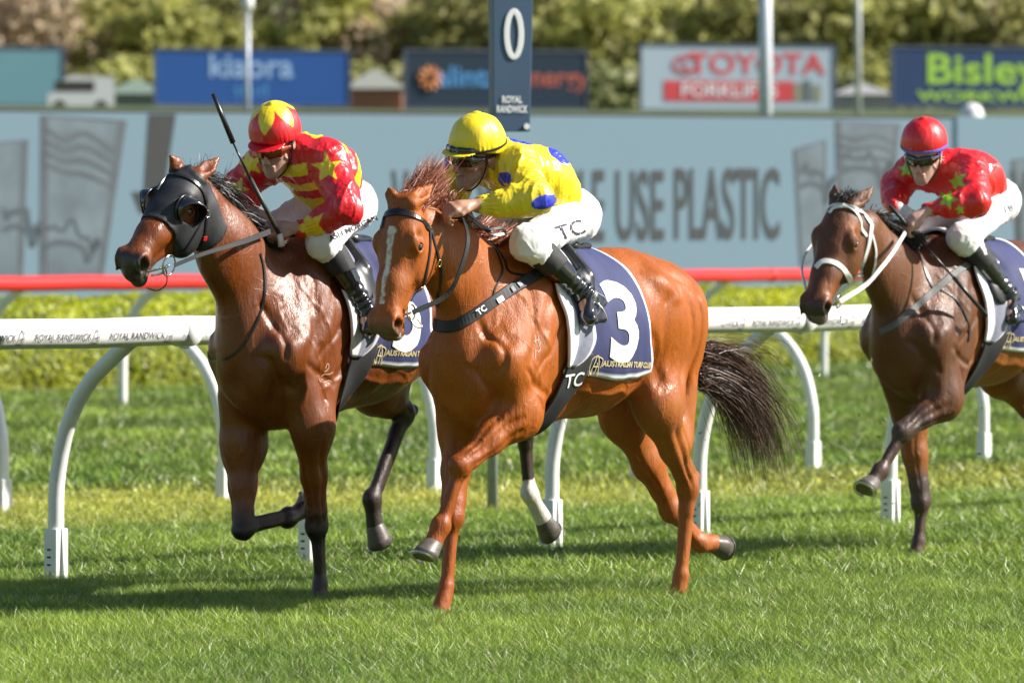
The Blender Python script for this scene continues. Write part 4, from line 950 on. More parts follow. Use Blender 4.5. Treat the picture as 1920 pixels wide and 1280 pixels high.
def color_chestnut(V, N, fr, B, H, sp):
    c = np.tile(np.array([.31, .074, .0055]), (len(V), 1)); k = vnoise(V, 3.)[:, None]
    c = c*(1-.25*k)+np.array([.38, .105, .009])*.25*k
    c = c*(1-.35*leg_dark(V, sp, .3, 1.0))+np.array([.22, .045, .012])*.35*leg_dark(V, sp, .3, 1.)
    hn = sp['hnv']; q = V-H(0, 0, 0); s_ = q@hn[0]/hn[3]; e = q@hn[2]/hn[4]; w = q@hn[1]/hn[4]
    face = (e > -.06) & (s_ > 0) & (s_ < .62)
    wob = (vnoise(V, 60)-.5)*.014; wid = .010+.012*np.exp(-((s_-.16)/.035)**2)+.004*np.exp(-((s_-.33)/.05)**2)
    bl = face & (s_ > .125) & (s_ < .47) & (np.abs(w+wob+.004) < wid) & (e > -.04)
    soft = np.clip((wid-np.abs(w+wob+.004))/.004, 0, 1)*(.55+.45*(vnoise(V, 90) > .35)); kb = (bl*soft)[:, None]; c = c*(1-kb)+np.array([.74, .64, .55])*kb
    mz = sst(s_, .53, .575)*(np.abs(w) < .09)*(np.abs(e+.07) < .13)*(s_ < .68); c = c*(1-.75*mz[:, None])+np.array([.10, .075, .06])*.75*mz[:, None]
    lipk = ((s_ > .57) & (s_ < .66) & (e < -.09) & (e > -.2) & (w > .0) & (w < .08))[:, None]; c = np.where(lipk & (vnoise(V, 50)[:, None] > .45), np.array([.5, .42, .36]), c)
    nn = nostril_mask(s_, e, w); c[nn] = (.02, .008, .006)
    bel = sst(-V[:, 2], -.95, -.8)*(V[:, 0] < sp['u0']-.6); c = c*(1-.25*bel[:, None])+np.array([.36, .15, .05])*.25*bel[:, None]
    return c
def nostril_mask(s_, e, w): return ((s_-.554)/.030)**2+((e+.046)/.026)**2+((np.abs(w)-.054)/.016)**2 < 1
def color_bay(V, N, fr, B, H, sp):
    c = np.tile(np.array([.175, .041, .0045]), (len(V), 1)); k = vnoise(V, 3.)[:, None]; c = c*(.85+.3*k)
    ld = leg_dark(V, sp, .62, 1.0); c = c*(1-ld)+np.array([.018, .011, .009])*ld
    hn = sp['hnv']; q = V-H(0, 0, 0); s_ = q@hn[0]/hn[3]; e = q@hn[2]/hn[4]; w = q@hn[1]/hn[4]; hz = (np.abs(w) < .12)*(np.abs(e+.07) < .14)*(s_ < .68)*1.
    mz = sst(s_+(.0-e)*.15, .50, .56)*hz; c = c*(1-.93*mz[:, None])+np.array([.022, .02, .02])*.93*mz[:, None]
    m2 = ((s_ > .44) & (s_ < .60) & (e < -.075) & (e > -.2) & (np.abs(w) < .09)); k2 = (.6*sst(s_, .44, .5)*m2)[:, None]; c = c*(1-k2)+np.array([.14, .12, .10])*k2
    c[nostril_mask(s_, e, w)] = (.006, .004, .004)
    sk = sp.get('sock')
    if sk:
        for leg in sp['legs']:
            if leg.get('sock'):
                d, t = seg_d(V, leg['fe'], leg['co']); d2, t2 = seg_d(V, leg['hk'] if 'hk' in leg else leg['kn'], leg['fe']); mk = (d < .06) | ((d2 < .06) & (t2+(vnoise(V, 20)-.5)*.15 > .83)); c[mk] = (.62, .58, .50)
    return c
def color_dark(V, N, fr, B, H, sp):
    c = np.tile(np.array([.110, .038, .013]), (len(V), 1)); k = vnoise(V, 3.)[:, None]; c = c*(.8+.4*k)
    tan = np.array([.27, .085, .014]); fl = sst(-(V[:, 0]-sp['u0']), .34, .5)*sst(-V[:, 2], -1.42, -1.2)*.9; c = c*(1-fl[:, None])+tan*fl[:, None]
    ld = leg_dark(V, sp, .25, .7); c = c*(1-ld)+np.array([.06, .035, .026])*ld
    for leg in sp['legs']:
        if leg['k'] == 'f' and leg['s'] == 'f': d, t = seg_d(V, leg['el'], leg['kn']); kk = ((d < .1)*sst(-np.abs(t-.45), -.35, -.1)*.8)[:, None]; c = c*(1-kk)+tan*kk
    hn = sp['hnv']; q = V-H(0, 0, 0); s_ = q@hn[0]/hn[3]; e = q@hn[2]/hn[4]; w = q@hn[1]/hn[4]; hz = (np.abs(w) < .13)*(np.abs(e+.07) < .16)*(s_ > -.05)*(s_ < .68)
    kk = hz*np.exp(-((s_-.12)/.05)**2)*sst(np.abs(w), .03, .06)*.8*(e > -.09)+hz*np.exp(-((s_-.46)/.055)**2)*.85*sst(np.abs(w), .012, .03); kk = np.clip(kk, 0, 1)[:, None]; c = c*(1-kk)+np.array([.24, .075, .022])*kk
    nk = (sst(-(V[:, 0]-sp['u0']-.30), -.12, .1)*(V[:, 2] > 1.25)*(V[:, 0] > sp['u0']-.2)*.35*vnoise(V, 4))[:, None]; c = c*(1-nk)+tan*nk
    mz = sst(s_, .52, .57)*hz; c = c*(1-.9*mz[:, None])+np.array([.05, .042, .042])*.9*mz[:, None]; c[nostril_mask(s_, e, w)] = (.006, .004, .004)
    m2 = ((s_ > .55) & (e < -.05) & (e > -.2) & (w > -.01) & (w < .09) & (s_ < .66)); c[m2] = np.array([.17, .13, .12])
    return c

def prep(fr, sp):
    a, hn, d = orth(fr.dirl(sp['ha']), fr.dirl(sp['hn'])); sp['hnv'] = (a, hn, d, sp['hl']/.6, sp['hl']/.6*sp.get('hw', 1.16))

FR1 = Frame(602, 1108, .11, 53); FR2 = Frame(830, 1135, -.1, 53); FR3 = Frame(1722, 1028, -.1, 53)
dn = lambda p, z: (p[0], p[1], z)
# ---- chestnut, cloth 3
f = FR2; J = f.J
H2 = dict(name='racehorse', label='chestnut racehorse with a white blaze and number 3 saddlecloth, nearest the camera', seed=2, mat=M_coat, color=color_chestnut, u0=.05, dz=0., sc=1.055, group='galloping racehorses',
    legs=[dict(k='f', s='n', el=J(972, 775, .17), kn=J(864, 872, .10), fe=J(826, 985, .06), co=J(812, 1020, .05), sole=J(800, 1052, .05), toe=(.9, 0, .1)),
          dict(k='f', s='f', el=J(862, 800, -.16), kn=J(848, 968, -.1), fe=J(836, 1104, -.1), co=(.02, -.1, -.035), sole=(.045, -.1, -.11)),
          dict(k='h', s='n', st=J(1236, 760, .20), hk=J(1290, 915, .1), fe=J(1276, 1080, .07), co=(-1.53, .06, -.035), sole=(-1.50, .06, -.11)),
          dict(k='h', s='f', st=J(1168, 775, -.13), hk=J(1258, 955, -.08), fe=J(1312, 1018, -.08), co=J(1338, 1018, -.08), sole=J(1364, 1012, -.08), toe=(.1, 0, -1))],
    neck=[(-.28, 0, 1.24), J(905, 565, 0), J(850, 495, 0), J(802, 435, 0)], neckr=[(.135, .26), (.125, .22), (.085, .165), (.065, .115)],
    poll=(748, 374, 0), ha=(-.150, -.22, -.96), hn=(.87, -.49, -.04), hl=.585, hw=1.14, ears=[J(812, 345, .05), J(727, 349, -.07)],
    grooves=[((.10, .19, 1.40), (-.03, .245, 1.16), .02, .02), ((-.30, .31, 1.30), (-.42, .31, .92), .02, .02)])
prep(f, H2); build_horse(f, H2)
# ---- hooded bay
f = FR1; J = f.J
H1 = dict(name='racehorse', label='bay racehorse in a black blinker hood with a black mane, at the left', seed=1, mat=M_coat_wet, color=color_bay, u0=.44, dz=.03, belly=-.02, group='galloping racehorses', sock=True,
    legs=[dict(k='f', s='n', el=J(583, 800, .18), kn=J(594, 985, .12), fe=J(600, 1097, .11), co=(.02, .11, -.035), sole=(.05, .11, -.11)),
          dict(k='f', s='f', el=J(455, 835, -.16), kn=J(456, 990, -.12), fe=J(540, 972, -.1), co=J(566, 955, -.1), sole=J(580, 925, -.1), toe=(-1, 0, -.2)),
          dict(k='h', s='f', st=J(700, 725, -.13), hk=J(757, 775, -.12), fe=J(697, 935, -.1), co=J(703, 985, -.1), sole=J(722, 1036, -.1), toe=(.5, .4, -.5), hip=(-.72, -.12, 1.15)),
          dict(k='h', s='n', st=J(905, 730, .18), hk=J(982, 800, .09), fe=J(992, 925, .09), co=J(1018, 972, .09), sole=J(1044, 998, .09), toe=(.2, 0, -1), sock=True)],
    neck=[(.10, 0, 1.27), J(495, 580, 0), J(428, 470, 0), J(383, 392, 0)], neckr=[(.14, .27), (.13, .23), (.09, .165), (.068, .12)],
    poll=(349, 315, 0), ha=(-.46, -.50, -.72), hn=(.85, -.50, -.16), hl=.565, hw=1.24, ears=[J(412, 294, .06), J(318, 290, -.05)],
    grooves=[((.50, .19, 1.42), (.37, .245, 1.18), .02, .02), ((.10, .31, 1.32), (-.02, .31, .95), .02, .02)])
prep(f, H1); build_horse(f, H1)
# ---- dark bay
f = FR3; J = f.J
H3 = dict(name='racehorse', label='dark bay racehorse in a white bridle at the right edge of the picture', seed=3, vox=.0098, mat=M_coat, color=color_dark, u0=.40, dz=.03, group='galloping racehorses',
    legs=[dict(k='f', s='n', el=J(1768, 748, .17), kn=J(1692, 810, .10), fe=J(1650, 882, .06), co=J(1637, 903, .05), sole=J(1622, 930, .05), toe=(.9, 0, .1)),
          dict(k='f', s='f', el=J(1706, 772, -.16), kn=J(1727, 938, -.1), fe=(-.0, -.1, .03), co=(.02, -.1, -.035), sole=(.05, -.1, -.11)),
          dict(k='h', s='n', st=(-.78, .2, .90), hk=(-1.2, .1, .50), fe=(-1.18, .08, .16), co=(-1.17, .07, .06), sole=(-1.14, .06, -.02)),
          dict(k='h', s='f', st=(-.85, -.15, .88), hk=(-1.35, -.1, .55), fe=(-1.58, -.08, .30), co=(-1.66, -.08, .27), sole=(-1.72, -.08, .23), toe=(0, 0, -1))],
    neck=[(.08, 0, 1.28), J(1722, 588, 0), J(1668, 512, 0), J(1625, 438, 0)], neckr=[(.14, .27), (.13, .23), (.09, .165), (.068, .12)],
    poll=(1579, 376, 0), ha=(-.29, -.34, -.895), hn=(.90, -.42, -.11), hl=.615, ears=[J(1639, 350, .06), J(1565, 345, -.07)],
    grooves=[((.46, .19, 1.42), (.33, .245, 1.18), .02, .02), ((.06, .31, 1.32), (-.06, .31, .95), .02, .02)])
prep(f, H3); build_horse(f, H3)

# ================================================================== TACK
def drape(name, sp, rows, mat, colfn, off=.010, th=.006, nu=44, nf=70, parent=None, zc=1.14, wav=.007):
    """cloth lying on the horse: rows = [(angle from the spine, front u, back u)], angle signed, + is the near side"""
    u0, dz = sp['u0'], sp.get('dz', 0); R_ = np.array(rows, float); A_ = np.radians(np.linspace(R_[0, 0], R_[-1, 0], nf))
    uf = np.interp(np.degrees(A_), R_[:, 0], R_[:, 1]); ub = np.interp(np.degrees(A_), R_[:, 0], R_[:, 2]); P = np.zeros((nf, nu, 3)); D_ = np.zeros((nf, nu, 3))
    for i, a in enumerate(A_):
        d = np.array([0, math.sin(a), math.cos(a)])
        for j in range(nu):
            u = u0+uf[i]+(ub[i]-uf[i])*j/(nu-1); c = np.array([u, 0, zc+dz]); h = sp['bvh'].ray_cast(Vector(c), Vector(d), 1.)
            P[i, j] = (np.array(h[0]) if h[0] is not None and h[3] < .47 else c+d*(.455 if h[0] is not None else .3)); D_[i, j] = d
    for _ in range(3):
        P[1:-1] = .5*P[1:-1]+.25*(P[:-2]+P[2:]); P[:, 1:-1] = .5*P[:, 1:-1]+.25*(P[:, :-2]+P[:, 2:])
    fl = P.reshape(-1, 3); w = (vnoise(fl*np.array([1., .3, .3])+9, 16).reshape(nf, nu)-.5)*wav*3+(vnoise(fl, 7).reshape(nf, nu)-.3)*wav*2
    ed = np.ones((nf, nu)); P1_ = P+D_*(off+np.maximum(w, -off*.5))[..., None]; P2_ = P1_+D_*th
    V = np.concatenate([P1_.reshape(-1, 3), P2_.reshape(-1, 3)]); n_ = nf*nu; F = []
    q = (np.arange(nf-1)[:, None]*nu+np.arange(nu-1)[None]).ravel(); top = np.stack([q, q+nu, q+nu+1, q+1], 1)+n_; bot = np.stack([q, q+1, q+nu+1, q+nu], 1)
    bd = [(i*nu, (i+1)*nu) for i in range(nf-1)]+[((i+1)*nu+nu-1, i*nu+nu-1) for i in range(nf-1)]+[(j+1, j) for j in range(nu-1)]+[((nf-1)*nu+j, (nf-1)*nu+j+1) for j in range(nu-1)]
    sd_ = np.array([(a, b, b+n_, a+n_) for a, b in bd]); F = np.concatenate([top, bot, sd_])
    ii_, jj_ = np.meshgrid(np.linspace(0, 1, nf), np.linspace(0, 1, nu), indexing='ij'); C = colfn(ii_.ravel(), jj_.ravel(), np.degrees(A_).repeat(nu), (u0+(uf[:, None]+(ub-uf)[:, None]*np.linspace(0, 1, nu)[None])).ravel()-u0)
    o = mesh_np(name, V, F, mat, parent, col=np.concatenate([C, C])); return o, make_bvh(V, F)

NAVY = np.array([.030, .036, .115]); WHT = np.array([.74, .74, .76])
def sadd_up(sp, fr, num, lab, withers_tc=False):
    u0, dz = sp['u0'], sp.get('dz', 0); wrap = empty('saddlecloth', (*fr.O[:2], 0), fr.rz); tag(wrap, lab['cloth'], 'saddlecloth', 'numbered saddlecloths')
    rows = [(-122, -.45, -1.10), (-90, -.46, -1.02), (-45, -.44, -.98), (0, -.43, -.95), (45, -.44, -.98), (70, -.45, -.99), (90, -.46, -1.02), (112, -.46, -1.075), (120, -.46, -1.09)]
    def cf(i, j, a, u):
        c = np.tile(NAVY, (len(i), 1)); e = (j > .965) | (i > .982) | (i < .018); c[e] = WHT; return c
    cl, bv = drape('cloth', sp, rows, M_navy, cf, off=.010, parent=wrap, nu=52, nf=96)
    # number and wording on the near side: laid out with x to the rear, looking from the left flank
    L_ = np.array([0, 1, 0.]); ex, ey = np.array([-1., 0, -.04]), np.array([-.04, 0, 1.])
    put_text('digit', num, .47, (u0-.80, .6, 1.20+dz), ex, ey, M_print_w, wrap, off=.004, bvh=bv, ray=L_, bold=.016, xs=.92, maxedge=.03)
    put_text('lettering', 'AUSTRALIAN TURF CLUB', .034, (u0-.855, .6, 1.03+dz), ex, ey+np.array([-.0, 0, 0]), M_print_gold, wrap, off=.003, bvh=bv, ray=L_, bold=.0012, xs=.98)
    mb = MB()
    def st(pts, w=.006):
        q = crom(pts, 12); P = []
        for x, y in q:
            p = np.array([u0-.632, .6, 1.03+dz])+ex*x+ey*y; h = bv.ray_cast(Vector(p+L_*.3), Vector(-L_), 1.); P.append(np.array(h[0])+L_*.003 if h[0] is not None else p)
        mb.strip(P, [L_]*12, w, .001)
    s_ = .045
    for t in ([(-.7, -1), (.0, 1), (.7, -1)], [(-.45, -.1), (.45, -.1)], [(.0, .9), (.9, .6), (.75, -.2)], [(0, 1), (-.9, .5), (-.8, -.6), (-.3, -.9)], [(.1, .3), (.1, -.8)]): st([(x*s_*.75, y*s_) for x, y in t], .005)
    mb.build('emblem', M_print_gold, wrap)
    # pad: white band along the front with a grey flap
    pad = empty('saddle_pad', (*fr.O[:2], 0), fr.rz); tag(pad, lab['pad'], 'saddle pad', 'saddle pads')
    pr = [(-112, -.45, -.53), (-90, -.43, -.60), (-45, -.41, -.60), (0, -.40, -.62), (45, -.41, -.60), (70, -.43, -.60), (90, -.435, -.61), (104, -.445, -.57), (113, -.46, -.50)]
    def cp(i, j, a, u): c = np.tile(np.array([.20, .21, .27]), (len(i), 1)); c[(j < .42)] = WHT; c[(j > .90)] = np.array([.55, .55, .58]); return c
    po, pb = drape('pad_sheet', sp, pr, M_navy, cp, off=.022, th=.014, nu=26, nf=80, parent=pad, wav=.001)
    # girth: a ring round the chest
    gi = empty('girth', (*fr.O[:2], 0), fr.rz); tag(gi, lab['girth'], 'girth', 'girths')
    gr_ = [(100, -.475, -.60), (125, -.45, -.575), (150, -.40, -.52), (180, -.37, -.48), (210, -.40, -.52), (235, -.45, -.575), (260, -.475, -.60)]
    def cg(i, j, a, u): c = np.tile(np.array([.020, .020, .022]), (len(i), 1)); c[(np.abs(j-.62) < .02)] = np.array([.06, .06, .065]); return c
    go, gb = drape('girth_band', sp, gr_, M_navy, cg, off=.020, th=.010, nu=18, nf=60, parent=gi, wav=.0005)
    if withers_tc: put_text('lettering', withers_tc, .085, (u0-.515, .6, .965+dz), np.array([-1, 0, .12]), np.array([.1, 0, 1.]), M_print_w, gi, off=.004, bvh=gb, ray=L_, bold=.001, maxedge=.02)
    # saddle
    sa = empty('saddle', (*fr.O[:2], 0), fr.rz); tag(sa, lab['saddle'], 'saddle', 'racing saddles'); s = SDF((u0-1.0, -.36, 1.1+dz), (u0-.40, .36, 1.72+dz), .010)
    B = sp['B']
    s.op(ecap(B(-.52, 0, 1.575), B(-.70, 0, 1.555), .06, .035, .11, .035, (0, 1, 0)), .04); s.op(ecap(B(-.70, 0, 1.545), B(-.84, 0, 1.55), .11, .030, .09, .022, (0, 1, 0)), .04)
    for g in (1, -1):
        s.op(ecap(B(-.60, .10*g, 1.545), B(-.62, .22*g, 1.40), .05, .03, .05, .025, (.2, .6*g, .75)), .04)
        s.op(ellip(B(-.57, .255*g, 1.33), (.085, .03, .13), [[1, 0, 0], [0, .93, .37*g], [0, -.37*g, .93]]), .03)
    v_, f_ = s.extract(); mesh_np('seat', v_, f_, M_leather, sa)
    return wrap, sa, bv

L2_ = dict(cloth='navy saddlecloth with a big white 3 on the chestnut horse', pad='white and grey saddle pad on the chestnut horse', girth='black girth lettered TC under the chestnut horse', saddle='black race saddle under the jockey in yellow')
L1_ = dict(cloth='navy saddlecloth of the hooded bay horse, its number half hidden behind the chestnut head', pad='white and grey saddle pad on the hooded bay horse', girth='black girth with small square badge under the hooded bay horse', saddle='black race saddle under the jockey in striped red and yellow')
L3_ = dict(cloth='navy saddlecloth on the dark bay horse, cut by the right edge', pad='white-edged saddle pad on the dark bay horse', girth='grey-black girth under the dark bay horse', saddle='black race saddle under the jockey in plain red with green stars')
c2, s2, cb2 = sadd_up(H2, FR2, '3', L2_, 'TC'); c1_, s1, cb1 = sadd_up(H1, FR1, '5', L1_); c3_, s3, cb3 = sadd_up(H3, FR3, '1', L3_)

class Tack:
    def __init__(s, fr, sp, name, label, cat): s.fr, s.sp = fr, sp; s.root = empty(name, (*fr.O[:2], 0), fr.rz); tag(s.root, label, cat)
    def on(s, name, px, w, mat, th=.004, n=26, off=.002, w2=None, bvh=None):
        P, N = hits(s.fr, bvh or s.sp['bvh'], px, n, off); m = MB(); m.strip(P, N, w, th, w2=w2); return m.build(name, mat, s.root)
    def free(s, name, pts, w, mat, th=.003, n=30, nrmv=None, w2=None):
        P = crom([s.fr.J(*p) for p in pts], n); N = np.tile(nrm(s.fr.dirl(nrmv or (.3, -.85, .4))), (n, 1)); m = MB(); m.strip(P, N, w, th, w2=w2); return m.build(name, mat, s.root)
    def tube(s, name, pts, r, mat, n=24, closed=False, local=False):
        P = crom(pts if local else [s.fr.J(*p) for p in pts], n); m = MB(); m.tube(P, r, 8, closed=closed); return m.build(name, mat, s.root, smooth=True)
    def ring(s, name, c, r, mat, nrmv, t=.0035, sx=1.):
        c = np.array(c); nv = nrm(nrmv); x = nrm(np.cross(nv, [0, 0, 1])); y = np.cross(nv, x); P = [c+x*math.cos(a)*r*sx+y*math.sin(a)*r for a in np.linspace(0, 2*math.pi, 26, endpoint=False)]
        m = MB(); m.tube(P, t, 8, closed=True); return m.build(name, mat, s.root, smooth=True)
    def headring(s, name, s0, s1, w, mat, e0=.0, far_only=False):
        """strap right round the head between two stations (top s0, jaw s1)"""
        H = s.sp['H']; pts = []; ctr = H((s0+s1)/2, -.08, 0)
        for a in np.linspace(0, 2*math.pi, 40, endpoint=False):
            e = math.cos(a); f = (1-e)/2; c = H(s0+(s1-s0)*f, -.07, 0); d = s.sp['hd']*math.cos(a)+s.sp['hn']*math.sin(a)
            h = s.sp['bvh'].ray_cast(Vector(c), Vector(d), .3); pts.append(np.array(h[0])+d*.004 if h[0] is not None else c+d*.1)
        P = np.array(pts)
        for _ in range(2): P = .5*P+.25*(np.roll(P, 1, 0)+np.roll(P, -1, 0))
        N = P-P.mean(0); N /= np.linalg.norm(N, axis=1)[:, None]; m = MB(); m.strip(P, N, w, .004, closed=True); return m.build(name, mat, s.root)
# ---- chestnut's bridle
T2 = Tack(FR2, H2, 'bridle', 'black leather bridle and reins on the chestnut horse', 'bridle')
T2.on('browband', [(706, 424), (713, 411), (728, 403), (750, 401), (775, 405), (794, 415), (806, 430)], .018, M_leather, .006, 34)
T2.on('cheek_strap', [(806, 428), (805, 470), (798, 515), (790, 548), (785, 572)], .013, M_leather, .005)
T2.on('throat_lash', [(808, 426), (814, 455), (824, 490), (827, 515), (824, 545), (812, 585)], .012, M_leather, .004)
T2.headring('headpiece', .05, .10, .016, M_leather)
for p in ((790, 545), (822, 493)):
    P, N = hits(FR2, H2['bvh'], [(p[0], p[1]-8), (p[0], p[1]+8)], 2, .008); T2.ring('buckle', P.mean(0), .014, M_brass, N[0], .003, .7)
bt2 = H2['H'](.475, -.105, .070); T2.ring('bit_ring', bt2, .034, M_metal, H2['hn'], .004); T2.ring('bit_ring', H2['H'](.475, -.105, -.070), .034, M_metal, H2['hn'], .004)
T2.tube('bit_bar', [H2['H'](.475, -.105, .07), H2['H'](.49, -.10, .04)], .006, M_metal, local=True)
T2.tube('bit_loop', [H2['H'](.49, -.11, .06), H2['H'](.53, -.13, .085), H2['H'](.52, -.17, .09), H2['H'](.49, -.15, .075)], .003, M_metal, local=True)
bp = FR2.px(bt2)[0]
T2.free('rein', [(bp[0]+2, bp[1], .085), (835, 555, .15), (862, 508, .19), (877, 450, .19), (866, 402, .12)], .022, M_leather, .004, nrmv=(.75, -.6, .2), w2=.026)
T2.free('rein', [(872, 395, .10), (895, 415, .10), (915, 430, .09), (940, 428, .09), (946, 438, .09), (925, 440, .08), (905, 428, .07), (885, 412, .06)], .014, M_leather, .004)
T2.free('rein', [(866, 405, .05), (880, 425, .03), (905, 425, .02), (935, 432, .0)], .018, M_leather, .004)
bits = H2['H'](.475, -.105, -.07); T2.tube('far_rein', [bits, bits+np.array([-.15, -.12, .15]), bits+np.array([-.28, -.10, .42])], .006, M_leather, local=True)
BP2 = Tack(FR2, H2, 'breastplate', 'black breast strap lettered TC across the chestnut chest', 'breastplate')
P_, N_ = hits(FR2, H2['bvh'], [(806, 603), (822, 611), (850, 612), (880, 596), (915, 572), (950, 548), (990, 524), (1012, 512)], 40, .004)
m = MB(); m.strip(P_, N_, .052, .006); m.build('chest_band', M_strap, BP2.root); bvb = make_bvh(np.array(m.v), np.array([f if len(f) == 4 else f for f in m.f]))
r_ = nrm(-FR2.ray(897, 583)); ex_ = nrm(P_[26]-P_[20]); ey_ = nrm(np.cross(r_, ex_)); put_text('lettering', 'TC', .036, P_[20]+N_[20]*.008, ex_, ey_, M_print_w, BP2.root, off=.004, bold=.001, xs=1.1)
BP2.on('patch', [(930, 566), (941, 559)], .026, M_print_w, .003, 4, .012)
BP2.on('patch', [(957, 545), (963, 541)], .026, M_padg, .003, 4, .012); BP2.on('patch', [(970, 537), (976, 533)], .026, M_padg, .003, 4, .012)
BP2.on('neck_strap', [(918, 450), (932, 465), (941, 480), (948, 493), (950, 505), (962, 513), (985, 516), (1012, 515)], .011, M_leather, .004, 34)
BP2.on('neck_strap', [(918, 450), (930, 470), (938, 490), (942, 506), (938, 522), (928, 540), (925, 556), (925, 570)], .009, M_leather, .004, 34)
BP2.on('buckle_strap', [(996, 522), (1004, 512), (1008, 503)], .014, M_strap, .006, 8); BP2.on('buckle_strap', [(1000, 518), (1014, 514), (1028, 510)], .013, M_strap, .006, 8, .02)
# ---- hooded bay
hv = H1['hnv']; bo = bpy.data.objects['body.001'] if 'body.001' in bpy.data.objects else None
bo = [o for o in H1['root'].children if o.name.startswith('body')][0]; me = bo.data; nV = len(me.vertices)
V = np.zeros(nV*3, np.float32); me.vertices.foreach_get('co', V); V = V.reshape(-1, 3).astype(float); Fi = np.zeros(len(me.loops), np.int32); me.loops.foreach_get('vertex_index', Fi); Fi = Fi.reshape(-1, 4)
q = V-H1['H'](0, 0, 0); s_ = q@hv[0]/hv[3]; e = q@hv[2]/hv[4]; w = q@hv[1]/hv[4]
mx_s = .325+np.clip(-e-.07, 0, .15)*.45
hood = (s_ > -.035+np.clip(-e-.06, 0, .2)*.55) & (s_ < mx_s) & (e > -.26) & (np.abs(w) < .13) & (e < .03)
for tip, g in zip(H1['ears'], (1, -1)): d_, _ = seg_d(V, H1['H'](-.03, -.035, .046*g), tip); hood &= (d_ > .044)
for g in (1, -1): hood &= ~((((s_-.195)**2+(e+.052)**2) < .050**2) & (w*g > .03))
fm_ = hood[Fi].all(1); Fh = Fi[fm_]; used = np.unique(Fh); mp_ = -np.ones(nV, int); mp_[used] = np.arange(len(used)); Fh = mp_[Fh]; Nn = vnormals(V.astype(np.float32), Fi)[used]
Vh = V[used]+Nn*.006; V2 = V[used]+Nn*.010; Vall = np.concatenate([Vh, V2]); n_ = len(used)
from collections import Counter
cnt = Counter(); dirs = {}
for f in Fh.tolist():
    for k in range(4): a, b = f[k], f[(k+1) % 4]; cnt[(min(a, b), max(a, b))] += 1; dirs[(min(a, b), max(a, b))] = (a, b)
be = [dirs[k] for k, c in cnt.items() if c == 1]
nb_ = {}
for a, b in be: nb_.setdefault(a, []).append(b); nb_.setdefault(b, []).append(a)
for _ in range(14):
    src = Vh.copy(); s2_ = V2.copy()
    for a, l_ in nb_.items(): Vh[a] = .4*src[a]+.6*src[l_].mean(0); V2[a] = .4*s2_[a]+.6*s2_[l_].mean(0)
Vall = np.concatenate([Vh, V2]); side = np.array([(b, a, a+n_, b+n_) for a, b in be])
hd_root = empty('blinker_hood', (*FR1.O[:2], 0), FR1.rz); tag(hd_root, 'black blinker hood with eye cups on the bay horse head', 'hood')
mesh_np('hood_cloth', Vall, np.concatenate([Fh+n_, Fh[:, ::-1], side[:, ::-1]]), M_mesh, hd_root)
for g in (1, -1):
    Hh = H1['H']; m = MB(); n_ = 40; rows_ = []
    for lvl in range(7):
        t = lvl/6
        for a in np.linspace(0, 2*math.pi, n_, endpoint=False):
            bk = .5-.5*math.cos(a-.35)      # rear of the eye
            hgt = (.016+.062*bk**1.3)*math.sin(t*math.pi/2) ; rr_ = .056-.016*bk*(t**2)
            rows_.append(Hh(.195+math.cos(a)*rr_*-1*-1*(1), -.052+math.sin(a)*rr_, (.080+hgt)*g) if False else Hh(.198+rr_*math.cos(a), -.054+rr_*math.sin(a), (.078+hgt)*g))
    # a=0 points to the muzzle: keep the cup low there, tall at the rear
    rows_ = []
    for lvl in range(7):
        t = lvl/6
        for a in np.linspace(0, 2*math.pi, n_, endpoint=False):
            bk = .5-.5*math.cos(a); hgt = (.014+.060*bk**1.2)*math.sin(t*math.pi/2); rr_ = .066-.024*bk*(t**2)
            rows_.append(Hh(.198+rr_*math.cos(a), -.054+rr_*math.sin(a), (.074+hgt)*g))
    fc = [(i*n_+k, i*n_+(k+1) % n_, (i+1)*n_+(k+1) % n_, (i+1)*n_+k) for i in range(6) for k in range(n_)]
    m.add(rows_, fc); cup = m.build('eye_cup', M_boot, hd_root, smooth=True); md = cup.modifiers.new('s', 'SOLIDIFY'); md.thickness = .003
    m = MB(); m.tube(rows_[6*n_:], .004, 8, closed=True); m.build('cup_rim', M_leather, cup, smooth=True)
    m = MB(); m.tube([p+(np.array(p)-Hh(.198, -.054, .08*g))*.06 for p in rows_[:n_]], .005, 8, closed=True); m.build('cup_rim', M_leather, cup, smooth=True)
T1 = Tack(FR1, H1, 'bridle', 'black leather bridle with a large ring bit on the hooded bay horse', 'bridle')
T1.on('browband', [(288, 350), (296, 339), (308, 333), (331, 331), (357, 340), (374, 356), (383, 380)], .017, M_leather, .006, 34, .012)
T1.on('cheek_strap', [(383, 378), (384, 402), (381, 433), (377, 461)], .013, M_leather, .005, 20, .012)
T1.on('cheek_strap', [(383, 402), (366, 429), (351, 455), (341, 470)], .010, M_leather, .005, 20, .012)
T1.headring('headpiece', .02, .10, .016, M_leather)
P, N = hits(FR1, H1['bvh'], [(383, 398), (383, 404)], 2, .018); T1.ring('buckle', P.mean(0), .015, M_metal, N[0], .003)
T1.on('red_keeper', [(381, 441), (380, 448)], .020, M_red_paint, .006, 3, .015)
rb = H1['H'](.445, -.135, .085); T1.ring('bit_ring', rb, .046, M_metal, H1['hn'], .0038); T1.ring('bit_ring', H1['H'](.445, -.135, -.085), .046, M_metal, H1['hn'], .0038)
T1.tube('bit_bar', [rb, H1['H'](.50, -.115, .060), H1['H'](.525, -.112, .035)], .006, M_metal, local=True); T1.tube('bit_bar', [H1['H'](.46, -.13, .083), H1['H'](.49, -.14, .075), H1['H'](.53, -.125, .05)], .005, M_metal, local=True)
T1.tube('chin_cord', [H1['H'](.46, -.15, .075), H1['H'](.49, -.20, .07), H1['H'](.54, -.20, .055), H1['H'](.57, -.165, .03)], .003, M_leather, local=True)
